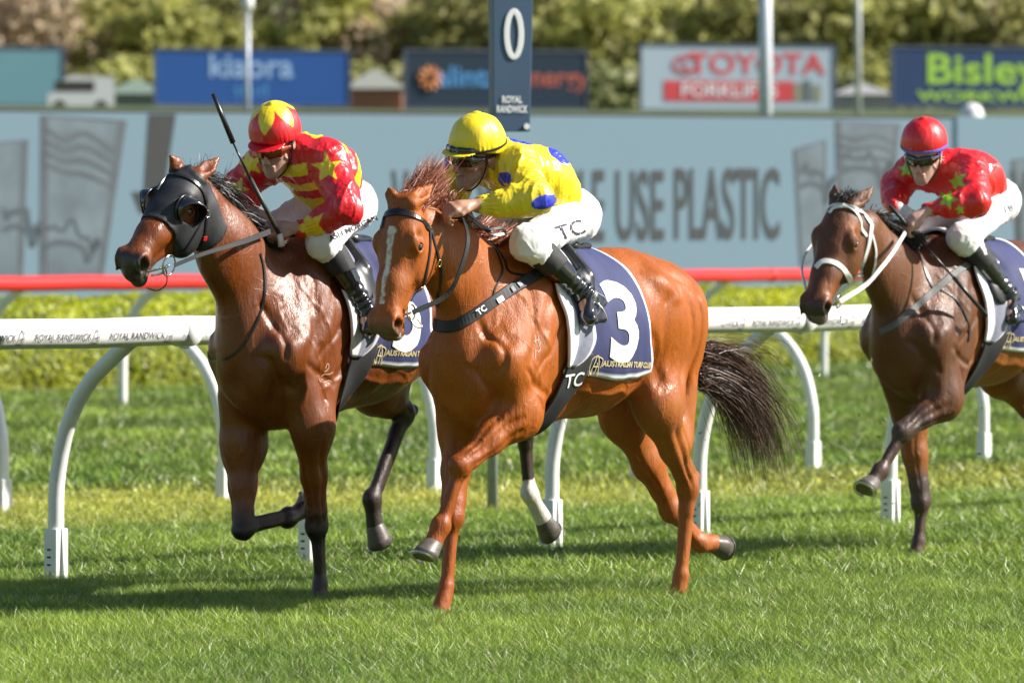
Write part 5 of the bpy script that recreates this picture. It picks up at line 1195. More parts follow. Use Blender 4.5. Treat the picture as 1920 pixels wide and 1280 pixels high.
rp = FR1.px(rb)[0]
T1.free('rein', [(rp[0]+10, rp[1], .10), (375, 478, .14), (427, 462, .17), (462, 451, .16), (506, 434, .12)], .017, M_strap, .004, nrmv=(.6, -.75, .1), w2=.028)
T1.free('rein', [(440, 398, -.02), (458, 404, .0), (476, 409, .02), (497, 421, .06)], .018, M_leather, .004)
rbf = H1['H'](.445, -.135, -.085); T1.tube('far_rein', [rbf, rbf+np.array([-.18, -.10, .08]), rbf+np.array([-.55, -.04, .17])], .006, M_leather, local=True)
N1 = Tack(FR1, H1, 'breastplate', 'thin black neck strap hanging round the hooded bay neck', 'breastplate')
N1.on('neck_strap', [(487, 475), (494, 500), (497, 540), (490, 580), (474, 620), (452, 652), (425, 672), (398, 676), (386, 660)], .012, M_leather, .004, 44)
# ---- dark bay, white bridle
T3 = Tack(FR3, H3, 'bridle', 'white bridle with noseband and broad white rein on the dark bay horse', 'bridle')
T3.on('browband', [(1556, 400), (1563, 391), (1578, 387), (1597, 388), (1616, 398), (1633, 420)], .020, M_whitestrap, .006, 30)
T3.on('cheek_strap', [(1634, 420), (1629, 455), (1620, 485), (1609, 516), (1599, 540)], .024, M_whitestrap, .006, 26)
T3.on('throat_lash', [(1635, 440), (1642, 470), (1640, 498), (1635, 522)], .012, M_whitestrap, .005, 20)
T3.on('noseband', [(1530, 502), (1543, 490), (1565, 493), (1583, 507), (1595, 528), (1598, 545)], .030, M_whitestrap, .006, 30)
T3.headring('headpiece', .02, .10, .018, M_whitestrap)
b3 = H3['H'](.475, -.105, .072); T3.ring('bit_ring', b3, .032, M_metal, H3['hn'], .0045); T3.ring('bit_ring', H3['H'](.475, -.105, -.072), .032, M_metal, H3['hn'], .0045)
T3.tube('bit_bar', [b3, H3['H'](.50, -.11, .05)], .006, M_metal, local=True); T3.tube('bit_loop', [H3['H'](.50, -.11, .065), H3['H'](.545, -.13, .09), H3['H'](.56, -.17, .09), H3['H'](.52, -.17, .075)], .003, M_metal, local=True)
b3p = FR3.px(b3)[0]
T3.free('rein', [(b3p[0]+2, b3p[1], .085), (1622, 535, .13), (1648, 507, .16), (1673, 475, .16), (1697, 436, .12)], .026, M_whitestrap, .004, nrmv=(.6, -.75, .1), w2=.020)
b3f = H3['H'](.475, -.105, -.072); T3.tube('far_rein', [b3f, b3f+np.array([-.15, -.12, .2]), b3f+np.array([-.40, -.06, .42])], .007, M_whitestrap, local=True)
BP3 = Tack(FR3, H3, 'breastplate', 'grey breast strap with dark neck straps on the dark bay horse', 'breastplate')
M_gstrap = material('grey_webbing', (.10, .10, .10), .6, var=.2, nscale=60)
BP3.on('chest_band', [(1650, 622), (1672, 612), (1700, 590), (1725, 568), (1752, 545), (1788, 514), (1819, 493)], .036, M_gstrap, .005, 40)
BP3.on('neck_strap', [(1718, 463), (1730, 495), (1743, 528), (1751, 541)], .016, M_leather, .004, 20)
BP3.on('side_strap', [(1755, 539), (1788, 557), (1808, 586), (1817, 616), (1815, 640)], .010, M_leather, .004, 24)

# ================================================================== HAIR OF THE HORSES
def crest(fr, pxs, v=0): return [fr.J(x, y, v) for x, y in pxs]
hr = lambda fr, pts: [fr.J(*p) for p in pts]
RED = (.26, .075, .035); BLK = (.022, .019, .018); DRK = (.05, .028, .022)
f = FR2
hair('mane', hr(f, [(745, 388, -.02), (770, 382, 0), (800, 390, 0), (835, 402, 0), (865, 420, 0)]), hr(f, [(798, 360, 0), (814, 306, 0), (826, 340, 0), (838, 370, 0), (868, 400, 0)]),
     hr(f, [(766, 366, 0), (790, 350, 0), (812, 356, 0), (836, 382, 0), (866, 410, 0)]), H2['root'], 2600, .0036, RED, 5, .026, frizz=.03)
hair('forelock', hr(f, [(745, 398, 0), (765, 392, 0.02), (790, 396, .05)]), hr(f, [(822, 302, 0), (826, 312, 0), (835, 330, 0.02)]), hr(f, [(790, 350, 0), (808, 345, 0), (815, 355, .03)]), H2['root'], 1100, .0034, (.24, .07, .03), 6, .020, frizz=.015)
hair('mane_tuft', hr(f, [(880, 425, 0), (920, 450, 0), (950, 465, 0)]), hr(f, [(905, 410, 0), (958, 424, 0), (975, 440, 0)]), hr(f, [(895, 418, 0), (938, 440, 0), (962, 452, 0)]), H2['root'], 380, .005, RED, 7, .018)
tl = dict(frizz=.05, seg=12, tipw=.15, sep=1.5)
hair('tail', hr(f, [(1318, 640, 0), (1316, 680, 0), (1312, 725, 0)]), hr(f, [(1466, 800, 0), (1458, 880, 0), (1440, 902, 0)]), hr(f, [(1418, 668, 0), (1432, 712, 0), (1408, 738, 0)]), H2['root'], 850, .0030, (.10, .052, .036), 8, .042, **tl)
hair('tail_locks', hr(f, [(1312, 655, 0), (1312, 730, 0)]), hr(f, [(1462, 880, 0), (1420, 890, 0)]), hr(f, [(1440, 715, 0), (1405, 755, 0)]), H2['root'], 650, .0034, (.045, .024, .018), 9, .028, **tl)
hair('tail_wisps', hr(f, [(1325, 650, 0), (1335, 670, 0)]), hr(f, [(1500, 745, 0), (1482, 790, 0)]), hr(f, [(1420, 660, 0), (1450, 700, 0)]), H2['root'], 90, .003, (.10, .05, .035), 19, .07, **tl)
f = FR1
hair('mane', hr(f, [(368, 335, 0), (400, 352, 0), (425, 385, 0), (450, 420, 0), (485, 455, 0), (530, 475, 0)]), hr(f, [(420, 352, .03), (450, 392, .02), (478, 430, .0), (500, 462, 0), (520, 480, 0), (575, 490, 0)]),
     hr(f, [(396, 330, 0), (430, 362, 0), (458, 398, 0), (484, 436, 0), (510, 462, 0), (560, 475, 0)]), H1['root'], 2600, .0042, BLK, 11, .028, frizz=.02)
hair('mane_wisps', hr(f, [(355, 328, 0), (400, 345, 0), (440, 395, 0), (480, 440, 0)]), hr(f, [(352, 306, 0), (415, 300, 0), (455, 350, 0), (478, 410, 0)]), hr(f, [(350, 318, 0), (408, 320, 0), (450, 370, 0), (478, 428, 0)]), H1['root'], 130, .0035, BLK, 12, .03)
hair('tail', [(-1.16, 0, 1.40), (-1.18, 0, 1.32)], [(-2.0, .05, .95), (-1.95, 0, .75)], [(-1.65, 0, 1.38), (-1.7, 0, 1.15)], H1['root'], 500, .006, BLK, 13, .05, **tl)
f = FR3
hair('forelock', hr(f, [(1575, 384, -.03), (1598, 382, 0), (1620, 388, .03)]), hr(f, [(1572, 372, 0), (1592, 368, .04), (1618, 372, .04)]), hr(f, [(1578, 352, -.01), (1597, 350, .02), (1618, 362, .03)]), H3['root'], 700, .004, (.03, .028, .028), 14, .014)
hair('mane', hr(f, [(1632, 400, 0), (1665, 425, 0), (1700, 445, 0), (1740, 462, 0), (1785, 470, 0)]), hr(f, [(1662, 408, 0), (1690, 440, .02), (1722, 468, .03), (1765, 478, .0), (1815, 480, 0)]), hr(f, [(1650, 398, 0), (1682, 425, 0), (1715, 448, 0), (1755, 460, 0), (1802, 464, 0)]), H3['root'], 1300, .006, BLK, 15, .026)
hair('tail', [(-1.20, 0, 1.40), (-1.22, 0, 1.32)], [(-2.0, .05, .95), (-1.95, 0, .75)], [(-1.65, 0, 1.38), (-1.7, 0, 1.15)], H3['root'], 400, .006, BLK, 16, .05, **tl)

# ================================================================== JOCKEYS
def folds(V, N, amp, f, st=(1, 1, 1), seed=0., sharp=2.0):
    q = V*np.array(st)+seed; wv = (vnoise(q, f*.5)-.5)[:, None]*.12; r = 1-np.abs(2*vnoise(q+wv, f)-1); r2 = 1-np.abs(2*vnoise(q*1.0+wv*1.5+3.3, f*2.1)-1)
    return V+N*((r**sharp-.35)*amp+(r2**sharp-.35)*amp*.35)[:, None]

def jockey(fr, sp, J_, pr):
    g = lambda k: np.array(J_[k], float); n = (0, 1, 0)
    root = empty('person', (*fr.O[:2], 0), fr.rz); tag(root, pr['label'], 'person', 'jockeys')
    pel, chs = g('pel'), g('chest'); shN, shF = g('shN'), g('shF'); f_, up_ = fr.dirl(pr['face']), fr.dirl(pr['up']); f_ = nrm(f_); up_ = nrm(up_-f_*(up_@f_)); sd_ = np.cross(up_, f_)   # sd_: jockey's left
    hc = g('hc'); hk_ = pr.get('hk', 1.06); C0 = hc-up_*.030+f_*.006; Q = lambda a, b, c: C0+(f_*a+sd_*b+up_*c*(1.12 if c < 0 else 1.))*hk_; Rh = np.array([f_, sd_, up_])
    # ---------------- body (skin)
    qf = pr.get('qf', 1.); h = .0054*qf; allp = np.array([J_[k] for k in J_]); lo, hi = allp.min(0)-.16, allp.max(0)+.17
    s = SDF(lo, hi, h); A = lambda a, b, r1, r2, k=.03, nn=n: s.op(ecap(a, b, r1, r1, r2, r2, nn), k)
    s.op(ellip(Q(0, 0, .0), (.094, .074, .098), Rh)); s.op(ecap(Q(.035, 0, -.01), Q(.050, 0, -.100), .058, .048, .040, .036, sd_), .03)
    s.op(ellip(Q(.078, 0, -.128), (.020, .024, .017), Rh), .02); s.op(ecap(Q(.03, .05, -.085), Q(.075, .015, -.122), .014, .014, .014, .014, sd_), .03); s.op(ecap(Q(.03, -.05, -.085), Q(.075, -.015, -.122), .014, .014, .014, .014, sd_), .03)
    for g_ in (1, -1):
        s.op(ellip(Q(.070, .036*g_, -.050), (.022, .022, .018), Rh), .02); s.op(ecap(Q(.088, .008*g_, -.002), Q(.076, .045*g_, .0), .010, .010, .008, .008, sd_), .015)
        s.op(ellip(Q(.092, .030*g_, -.022), (.012, .016, .010), Rh), .012, 'sub')
        s.op(ellip(Q(-.008, .077*g_, -.032), (.019, .009, .032), Rh), .008); s.op(ellip(Q(-.004, .086*g_, -.028), (.009, .006, .018), Rh), .005, 'sub')
        s.op(ellip(Q(.112, .011*g_, -.068), (.009, .008, .007), Rh), .006)
    s.op(ecap(Q(.092, 0, -.012), Q(.118, 0, -.060), .008, .010, .011, .012, sd_), .014); s.op(ellip(Q(.116, 0, -.064), (.012, .011, .010), Rh), .008)
    s.op(ecap(Q(.090, -.018, -.092), Q(.090, .018, -.092), .007, .006, .007, .006, up_), .008); s.op(ecap(Q(.088, -.015, -.106), Q(.088, .015, -.106), .007, .007, .007, .007, up_), .008)
    s.op(ecap(Q(.103, -.020, -.099), Q(.103, .020, -.099), .009, .0025, .009, .0025, f_*.2+up_*0+f_), .003, 'sub')
    nb = (shN+shF)/2+np.array([-.0, 0, .03]); s.op(ecap(Q(-.02, 0, -.07), nb, .056, .056, .062, .062, n), .03)
    A(shN*.8+shF*.2, shF*.8+shN*.2, .07, .07); s.op(ecap(pel, chs, .10, .07, .13, .08, n), .05)
    for sd in 'NF':
        sh, el, wr, ha = g('sh'+sd), g('el'+sd), g('wr'+sd), g('ha'+sd); A(sh, el, .052, .040); A(el, wr, .042, .030); 
        hp = pel+np.array([0, .09 if sd == 'N' else -.09, 0]); kn, an = g('kn'+sd), g('an'+sd); A(hp, kn, .066, .045); A(kn, an, .044, .030); A(an, g('to'+sd), .030, .028)
        # hand
        p = nrm(ha-wr); bn = fr.dirl(pr['back'+sd]); bn = nrm(bn-p*(bn@p)); q = np.cross(p, bn)*(1 if sd == 'N' else -1)
        A(wr, ha, .027, .026, .02); s.op(ellip(ha, (.046, .017, .040), [p, bn, q]), .018)
        for i in range(4):
            off = (i-1.5)*.0205; L = (.043, .047, .044, .036)[i]; r0 = (.0105, .0105, .010, .009)[i]; op = pr.get('open'+sd, 0.) if i == 3 else 0.
            k0 = ha+p*.038+q*off; a1, a2, a3 = (.75, 1.75, 2.6) if not op else (.3, .6, .8)
            d1_ = p*math.cos(a1)-bn*math.sin(a1); d2_ = p*math.cos(a2)-bn*math.sin(a2); d3_ = p*math.cos(a3)-bn*math.sin(a3)
            k1 = k0+d1_*L; k2 = k1+d2_*L*.68; k3 = k2+d3_*L*.45
            s.op(ecap(ha+q*off*.6, k0, r0, r0, r0*1.15, r0*1.15, q), .008); s.op(ecap(k0, k1, r0*1.12, r0*1.12, r0, r0, q), .0035); s.op(ecap(k1, k2, r0*1.03, r0*1.03, r0*.92, r0*.92, q), .003); s.op(ecap(k2, k3, r0*.92, r0*.92, r0*.8, r0*.8, q), .003)
        t0 = ha-p*.012-q*.034; t1 = t0+p*.028-q*.010-bn*.012; t2 = t1+p*.028+q*.012-bn*.014
        s.op(ecap(ha-p*.03-q*.01, t0, .017, .017, .014, .014, bn), .014); s.op(ecap(t0, t1, .0135, .0135, .0115, .0115, bn), .006); s.op(ecap(t1, t2, .0115, .0115, .009, .009, bn), .004)
    V, F = s.extract(); N_ = vnormals(V, F)
    V = V+N_*((vnoise(V, 60)-.5)*.0012)[:, None]
    c = np.tile(np.array(pr.get('skin', (.50, .27, .18))), (len(V), 1)); q = V-C0; a, b, u = q@f_, q@sd_, q@up_
    red = np.exp(-(((a-.115)/.02)**2+((u+.064)/.018)**2+(b/.02)**2))+.8*np.exp(-(((u+.099)/.009)**2+((a-.09)/.02)**2+(b/.02)**2))+.5*np.exp(-(((np.abs(b)-.08)/.015)**2+((u+.03)/.03)**2+(a/.03)**2)); red = np.clip(red, 0, 1)[:, None]
    c = c*(1-.45*red)+np.array([.42, .12, .09])*.45*red; st = ((u < -.07) & (a > .02) & (np.abs(b) < .07) & (u > -.16))[:, None]*pr.get('stubble', .25); c = c*(1-st)+np.array([.14, .10, .09])*st
    c *= (.9+.2*vnoise(V, 40))[:, None]
    if pr.get('gloveF'):
        hm = (np.linalg.norm(V-g('haF'), axis=1) < .12); c[hm] = (.72, .72, .70)
    mesh_np('body', V, F, M_skin, root, col=c)
    for g_ in (1, -1):
        m = SDF(Q(.078, .031*g_, -.022)-.016, Q(.078, .031*g_, -.022)+.016, .002); m.op(ellip(Q(.078, .031*g_, -.022), (.0115, .0115, .0115))); v_, fa = m.extract(); mesh_np('eye', v_, fa, M_eye, root)
    # ---------------- silks
    s = SDF(lo, hi, .0049*qf); A2 = lambda a, b, w1, h1, w2, h2, k=.04: s.op(ecap(a, b, w1, h1, w2, h2, n), k)
    sp_ = nrm(chs-pel); bkd = nrm(np.cross(sp_, n)) ; bkd = bkd if bkd[2] > 0 else -bkd; mid = (pel+chs)/2+bkd*pr.get('arch', .045)
    A2(pel+sp_*.02, mid, .150, .105, .165, .125); A2(mid, chs, .165, .125, .165, .110, .08)
    s.op(ecap(shN*.93+shF*.07, shF*.93+shN*.07, .075, .075, .075, .075, sp_), .06)
    s.op(ecap(shN*.75+shF*.25+bkd*.03-sp_*.04, shF*.75+shN*.25+bkd*.03-sp_*.04, .06, .06, .06, .06, sp_), .06)
    for sd in 'NF':
        sh, el, wr = g('sh'+sd), g('el'+sd), g('wr'+sd); L = np.linalg.norm(wr-el); cf = wr+(el-wr)*(.028/L); pf = wr+(el-wr)*(.085/L)
        s.op(ecap(sh, el, .088, .088, .070, .070, n), .035); s.op(ecap(el, pf, .072, .072, .058, .058, n), .03); s.op(ecap(pf, cf, .058, .058, .035, .035, n), .012); s.op(ecap(cf, wr-(el-wr)*(.012/L), .037, .037, .036, .036, n), .006)
    s.op(ecap(nb, nb+(Q(-.02, 0, -.07)-nb)*.45, .072, .072, .064, .064, n), .03)
    # hollow out for neck and wrists
    s.op(ecap(nb+(Q(-.02, 0, -.07)-nb)*.30, Q(-.02, 0, -.05), .058, .058, .060, .060, n), .004, 'sub')
    for sd in 'NF':
        el, wr, ha = g('el'+sd), g('wr'+sd), g('ha'+sd); s.op(ecap(wr-(el-wr)*.02, ha, .030, .030, .036, .036, n), .003, 'sub')
    s.plane_cut(pel-sp_*.045, -sp_)
    V, F = s.extract(); N_ = vnormals(V, F); Vo = V.copy()
    dA = {}; 
    for sd in 'NF':
        d1_, t1_ = seg_d(V, g('sh'+sd), g('el'+sd)); d2_, t2_ = seg_d(V, g('el'+sd), g('wr'+sd)); dA[sd] = (d1_, t1_, d2_, t2_)
    dT, tT = seg_d(V, pel, chs); arm = np.zeros(len(V), int); tarm = np.zeros(len(V))
    for i, sd in enumerate('NF'):
        d1_, t1_, d2_, t2_ = dA[sd]; m_ = (np.minimum(d1_, d2_) < .105) & (np.minimum(d1_-.08, d2_-.065) < dT-.14); arm[m_] = i+1; tarm = np.where(m_, np.where(d1_ < d2_, t1_*.5, .5+t2_*.5), tarm)
    V = folds(V, N_, .0145, 6.5, (1.2, 1.3, .55), seed=pr['seed'], sharp=3.); V = folds(V, N_, .0060, 17, (1, 1.2, .5), seed=pr['seed']+2, sharp=3.); V = folds(V, N_, .0016, 45, (1, 1, .6), seed=pr['seed']+4)
    for i, sd in enumerate('NF'):   # gathers at the cuff
        d2_, t2_ = dA[sd][2:]; el, wr = g('el'+sd), g('wr'+sd); L = np.linalg.norm(wr-el); x = (1-t2_)*L; k = np.exp(-((x-.035)/.03)**2)*(d2_ < .09)
        ax = nrm(wr-el); r_ = Vo-el-((Vo-el)@ax)[:, None]*ax; e1 = nrm(np.cross(ax, [0, 0, 1])); e2 = np.cross(ax, e1); th = np.arctan2(r_@e2, r_@e1); V = V+N_*(k*.0035*np.sin(th*17))[:, None]
    c = pr['silk'](Vo, N_, arm, tarm, fr, g, dict(pel=pel, chs=chs, sp=sp_, t=tT, bk=bkd, px=fr.px(Vo)))
    mesh_np('silks', V, F, M_satin, root, col=c)
    # ---------------- breeches
    s = SDF(lo, hi, .0060*qf); s.op(ellip(pel-sp_*.03-bkd*.01, (.135, .160, .125)), .03); s.op(ecap(pel+sp_*.03, pel, .148, .10, .155, .11, n), .05)
    for sd in 'NF':
        sg = 1 if sd == 'N' else -1; hp = pel+np.array([-.0, .085*sg, -.01]); kn, an = g('kn'+sd), g('an'+sd)
        s.op(ecap(hp, kn, .088, .100, .066, .074, n), .04); s.op(ecap(kn, kn*.72+an*.28, .068, .068, .058, .058, n), .03); s.op(ellip(kn+nrm(kn-hp)*.01, (.066, .062, .066)), .03)
    V, F = s.extract(); N_ = vnormals(V, F); V = folds(V, N_, .010, 8, (1.4, 1, .45), seed=pr['seed']+5, sharp=3.); V = folds(V, N_, .0050, 19, (1.3, 1, .5), seed=pr['seed']+7, sharp=3.)
    br = mesh_np('breeches', V, F, M_breech, root); bb_ = make_bvh(V, F)
    # ---------------- boots
    for sd in 'NF':
        kn, an, to, he = g('kn'+sd), g('an'+sd), g('to'+sd), g('he'+sd); ax = nrm(an-kn); sh_l = np.linalg.norm(an-kn); cal = -nrm(np.cross(np.array([0, 1., 0]), ax)); cal = cal if cal[0] < 0 else -cal
        s = SDF(np.minimum(kn, an)-.12, np.maximum(kn, an)+.12, .006); s.op(ecap(kn+ax*.03, kn+ax*sh_l*.55, .064, .068, .055, .058, n), .02); s.op(ecap(kn+ax*.1+cal*.02, kn+ax*sh_l*.5+cal*.012, .048, .05, .045, .046, n), .03)
        s.plane_cut(kn+ax*.045+cal*.0, -(ax+cal*.5)); s.plane_cut(kn+ax*sh_l*.50, ax-cal*.3); v_, fa = s.extract(); N_ = vnormals(v_, fa); v_ = folds(v_, N_, .002, 14); mesh_np('boot_top', v_, fa, M_gaiter, root)
        s = SDF(np.minimum(np.minimum(kn, to), he)-.12, np.maximum(np.maximum(kn, to), he)+.12, .0055)
        s.op(ecap(kn+ax*sh_l*.38, an-ax*.06, .058, .060, .042, .045, n), .02); s.op(ecap(kn+ax*sh_l*.4+cal*.014, kn+ax*sh_l*.62+cal*.008, .046, .048, .040, .042, n), .03); s.op(ecap(an-ax*.06, an, .042, .045, .040, .044, n), .02)
        s.op(ellip(an, (.046, .042, .048)), .02); s.op(ecap(an, he, .036, .036, .030, .032, n), .02); s.op(ecap(an+ax*.015, to, .040, .038, .036, .028, n), .02); s.op(ecap(he, to, .030, .022, .036, .022, n), .02)
        s.plane_cut(kn+ax*sh_l*.42, -ax+cal*.55); v_, fa = s.extract(); N_ = vnormals(v_, fa); x = (v_-an)@ax; k = np.exp(-((x+.02)/.07)**2)
        v_ = v_+N_*(k*.0045*np.sin(x*170+vnoise(v_, 12)*5))[:, None]; bt_ = mesh_np('boot', v_, fa, M_boot, root)
    # ---------------- helmet with its silk cover
    tilt = pr.get('tilt', .0); s = SDF(hc-.19, hc+.19, .0050); Hq = lambda a, b, c: hc+f_*a+sd_*b+up_*c
    hs_ = pr.get('hs', 1.); s.op(ellip(Hq(-.006, 0, .0), (.132*hs_, .116*hs_, .126*hs_), Rh)); rimn = nrm(-up_+f_*.16-f_*tilt); s.plane_cut(Hq(0, 0, -.036), rimn)
    s.op(ellip(Hq(-.012, 0, -.055), (.108, .090, .1), Rh), .004, 'sub')
    s.op(ellip(Hq(-.008, 0, .126*hs_), (.016, .016, .008), Rh), .012)
    V, F = s.extract(); q = V-hc; a, b, u = q@f_, q@sd_, q@up_; N_ = vnormals(V, F); th = np.arctan2(b, a); low = np.clip((.03-u)/.07, 0, 1)
    V = V+N_*(low*.0016*np.sin(th*34+vnoise(V, 20)*5)+.0026*(vnoise(V*np.array([1, 1, 1.]), 16)-.5)*2+.0016*np.exp(-(np.sin(th*2)/.05)**2)*(u > -.03))[:, None]
    V = folds(V, N_, .0030, 11, (1, 1, .6), seed=pr['seed']+9, sharp=3.)
    hel = mesh_np('helmet', V, F, M_satin, root, col=pr['cap'](V, a, b, u, th))
    def ringh(z0, tiltk, r0, rad, mat, name, w=None, a0=0, a1=2*math.pi, n_=60, lift=1.02):
        pts = []; nn_ = []
        for t in np.linspace(a0, a1, n_, endpoint=(a1-a0) < 6.2):
            zz = z0+tiltk*math.cos(t); k = math.sqrt(max(.05, 1-(zz/(.126*hs_))**2)); p = Hq(-.006+.132*hs_*k*lift*math.cos(t), .116*hs_*k*lift*math.sin(t), zz); pts.append(p); nn_.append(nrm(p-hc))
        m = MB(); cl = (a1-a0) > 6.2
        if w: m.strip(pts, nn_, w, rad, closed=cl)
        else: m.tube(pts, rad, 8, closed=cl)
        return m.build(name, mat, root, smooth=not w)
    if pr.get('peak') is not None:
        s = SDF(hc-.22, hc+.22, .004); s.op(ellip(Hq(.100, 0, -.026), (.072, .088, .007), [nrm(f_-up_*.12), sd_, nrm(up_+f_*.12)])); s.op(ellip(Hq(.100, 0, -.035), (.066, .082, .007), [nrm(f_-up_*.12), sd_, nrm(up_+f_*.12)]), .002, 'sub')
        s.op(ellip(Hq(-.02, 0, -.03), (.112, .1, .1), Rh), .004, 'sub'); v_, fa = s.extract(); mesh_np('peak', v_, fa, M_satin, root, col=np.tile(pr['peak'], (len(v_), 1)))
    if pr.get('band'): ringh(-.018, .012 if pr.get('peak') is None else -.004, 0, .003, pr['band'], 'band', w=.014)
    if pr.get('cord'):
        ringh(-.014, -.014, 0, .0028, M_rubber, 'elastic', w=.012, lift=1.03)
    ringh(-.040, -.010, 0, .003, pr.get('rimm') or M_rubber, 'rim', w=.008, lift=1.012) if pr.get('rimm') else None
    # ---------------- goggles, chin strap
    s = SDF(C0-.16, C0+.16, .003)
    for b0_, b1_, a0_, a1_, r0_, r1_ in ((-.016, .016, .106, .106, .024, .024), (.016, .057, .106, .086, .031, .028), (-.016, -.057, .106, .086, .031, .028), (.057, .078, .086, .040, .026, .013), (-.057, -.078, .086, .040, .026, .013)):
        s.op(ecap(Q(a0_, b0_, -.026), Q(a1_, b1_, -.024), r0_, .014, r1_, .013, up_), .006)
    v_, fa = s.extract(); gg = mesh_np('goggles', v_, fa, pr.get('lens') or M_lens, root)
    for sg in (1, -1):
        m = MB(); m.strip([Q(.045, .076*sg, -.024), Q(.01, .082*sg, -.020), Q(-.04, .085*sg, -.012)], [sd_*sg]*3, .016, .003); m.build('strap', pr.get('gstrap') or M_rubber, gg)
    if pr.get('gog2'):   # second pair pushed up under the peak
        s = SDF(C0-.18, C0+.18, .003)
        for b0_, b1_, a0_, a1_, r0_, r1_ in ((-.02, .02, .116, .116, .016, .016), (.02, .062, .116, .092, .018, .016), (-.02, -.062, .116, .092, .018, .016), (.062, .092, .092, .03, .015, .008), (-.062, -.092, .092, .03, .015, .008)):
            s.op(ecap(Q(a0_, b0_, .014), Q(a1_, b1_, .012), r0_, .012, r1_, .011, up_), .006)
        v_, fa = s.extract(); g2 = mesh_np('raised_goggles', v_, fa, M_lens, root); m = MB(); c_ = Q(.128, .012, .014); m.tube([c_+(sd_*math.cos(t)*.014+up_*math.sin(t)*.006)+f_*.002 for t in np.linspace(0, 6.28, 20, endpoint=False)], .0015, 6, closed=True); m.build('badge', M_padg, g2)
    for sg in (1, -1):
        m = MB(); m.tube(crom([Q(.012, .084*sg, .0), Q(.022, .082*sg, -.05), Q(.035, .062*sg, -.105), Q(.055, .030*sg, -.140), Q(.06, 0, -.147)], 16), .0042, 8); m.build('chin_strap', M_leather, root, smooth=True)
    # ---------------- stirrups: leather and iron
    for sd in 'NF':
        sg = 1 if sd == 'N' else -1; an, to, he = g('an'+sd), g('to'+sd), g('he'+sd); c_ = he*.35+to*.65; fd = nrm(to-he); x = nrm(np.cross([0, 0, 1.], fd)); y = np.cross(fd, x)
        if y[2] < 0: y = -y
        sr = empty('stirrup', (*fr.O[:2], 0), fr.rz); tag(sr, pr['stir'+sd], 'stirrup', 'stirrups')
        arc = [c_+x*math.cos(t)*.062+y*(math.sin(t)*.085-.030) for t in np.linspace(-.05, math.pi+.05, 24)]; m = MB(); m.tube(arc, .0055, 8); m.build('iron', M_metal, sr, smooth=True)
        m = MB(); m.strip([arc[0], c_-y*.036, arc[-1]], [-y]*3, .030, .006); m.build('tread', M_rubber, sr)
        top = sp['B'](-.60, .27*sg, 1.33); m = MB(); mid_ = (arc[12]+top)/2+np.array([0, .02*sg, 0]); m.strip(crom([top, mid_, arc[12]], 12), [np.array([0, sg, .1])]*12, .022, .004); m.build('leather', M_strap, sr)
    return root, bb_

def px_star(P, c, r, rot=0., m=None, n=5, ri=.42, asp=1.):
    q = (P-np.array(c))*np.array([asp, -1]); return in_poly(q, star(n, r, r*ri, rot)) & (m if m is not None else True)
REDC = np.array([.66, .010, .018]); YEL = np.array([.86, .66, .018]); BLU = np.array([.03, .045, .55]); GRN = np.array([.30, .62, .03]); RED2 = np.array([.72, .014, .016])

def silk1(V, N, arm, ta, fr, g, d):
    c = np.tile(REDC, (len(V), 1)); P = d['px']; q = V-d['pel']; ax = q@d['sp']; L = np.linalg.norm(d['chs']-d['pel'])
    front = (V@d['bk']) ; tor = arm == 0
    w = (vnoise(V, 6)-.5)*.025; z = ax+w+np.abs(V[:, 1])*.06
    stripe = (((z+.03) % .135) < .078) & (z < .42)
    c[tor & stripe] = YEL
    for (cx, cy, r, rot) in ((613, 314, 30, .1), (583, 424, 34, .5), (470, 308, 26, .2), (446, 354, 24, .9)): c[px_star(P, (cx, cy), r, rot, arm > 0)] = YEL
    return c
def cap1(V, a, b, u, th):
    c = np.tile(REDC, (len(V), 1)); t = (th+.55) % (2*math.pi/5); w = np.abs(t-math.pi/5)/(math.pi/5); lim = .028+.085*w; c[u > lim] = YEL; return c
def silk2(V, N, arm, ta, fr, g, d):
    c = np.tile(YEL, (len(V), 1)); P = d['px']; tor = arm == 0
    for (cx, cy, rx, ry, ang, m_) in ((978, 262, 26, 11, 12, tor | (arm == 1)), (1050, 287, 27, 13, 40, tor), (1020, 378, 24, 12, -12, tor | (arm == 1)), (946, 335, 12, 13, 0, None), (838, 308, 8, 12, 20, arm == 2)):
        t = math.radians(ang); q = P-np.array([cx, cy]); x = q[:, 0]*math.cos(t)+q[:, 1]*math.sin(t); y = -q[:, 0]*math.sin(t)+q[:, 1]*math.cos(t); k = (x/rx)**2+(y/ry)**2 < 1
        k = k & (m_ if m_ is not None else True) & (N@fr.dirl((.2, -1, .5)) > -.35); c[k] = BLU
    back = (np.abs(V[:, 1]+.10) < .06) & (((V-d['pel'])@d['sp']-.2)**2 < .06**2) & tor & (N@d['bk'] > .3); c[back] = BLU
    return c
def cap2(V, a, b, u, th): return np.tile(YEL, (len(V), 1))
def silk3(V, N, arm, ta, fr, g, d):
    c = np.tile(RED2, (len(V), 1)); P = d['px']
    for (cx, cy, r, rot) in ((1797, 340, 20, .3), (1777, 374, 20, .9), (1800, 392, 10, .2), (1700, 318, 16, 0)): c[px_star(P, (cx, cy), r, rot, None)] = GRN
    return c
def cap3(V, a, b, u, th): return np.tile(RED2, (len(V), 1))
M_blueband = material('blue_elastic', (.12, .16, .62), .5, var=.05)
M_yelband = material('cap_tape', (.14, .11, .02), .6, var=.05)
M_lens_r = material('mirror_lens', (.35, .05, .02), .08, metal=.7, var=.5, nscale=25, coat=.8)

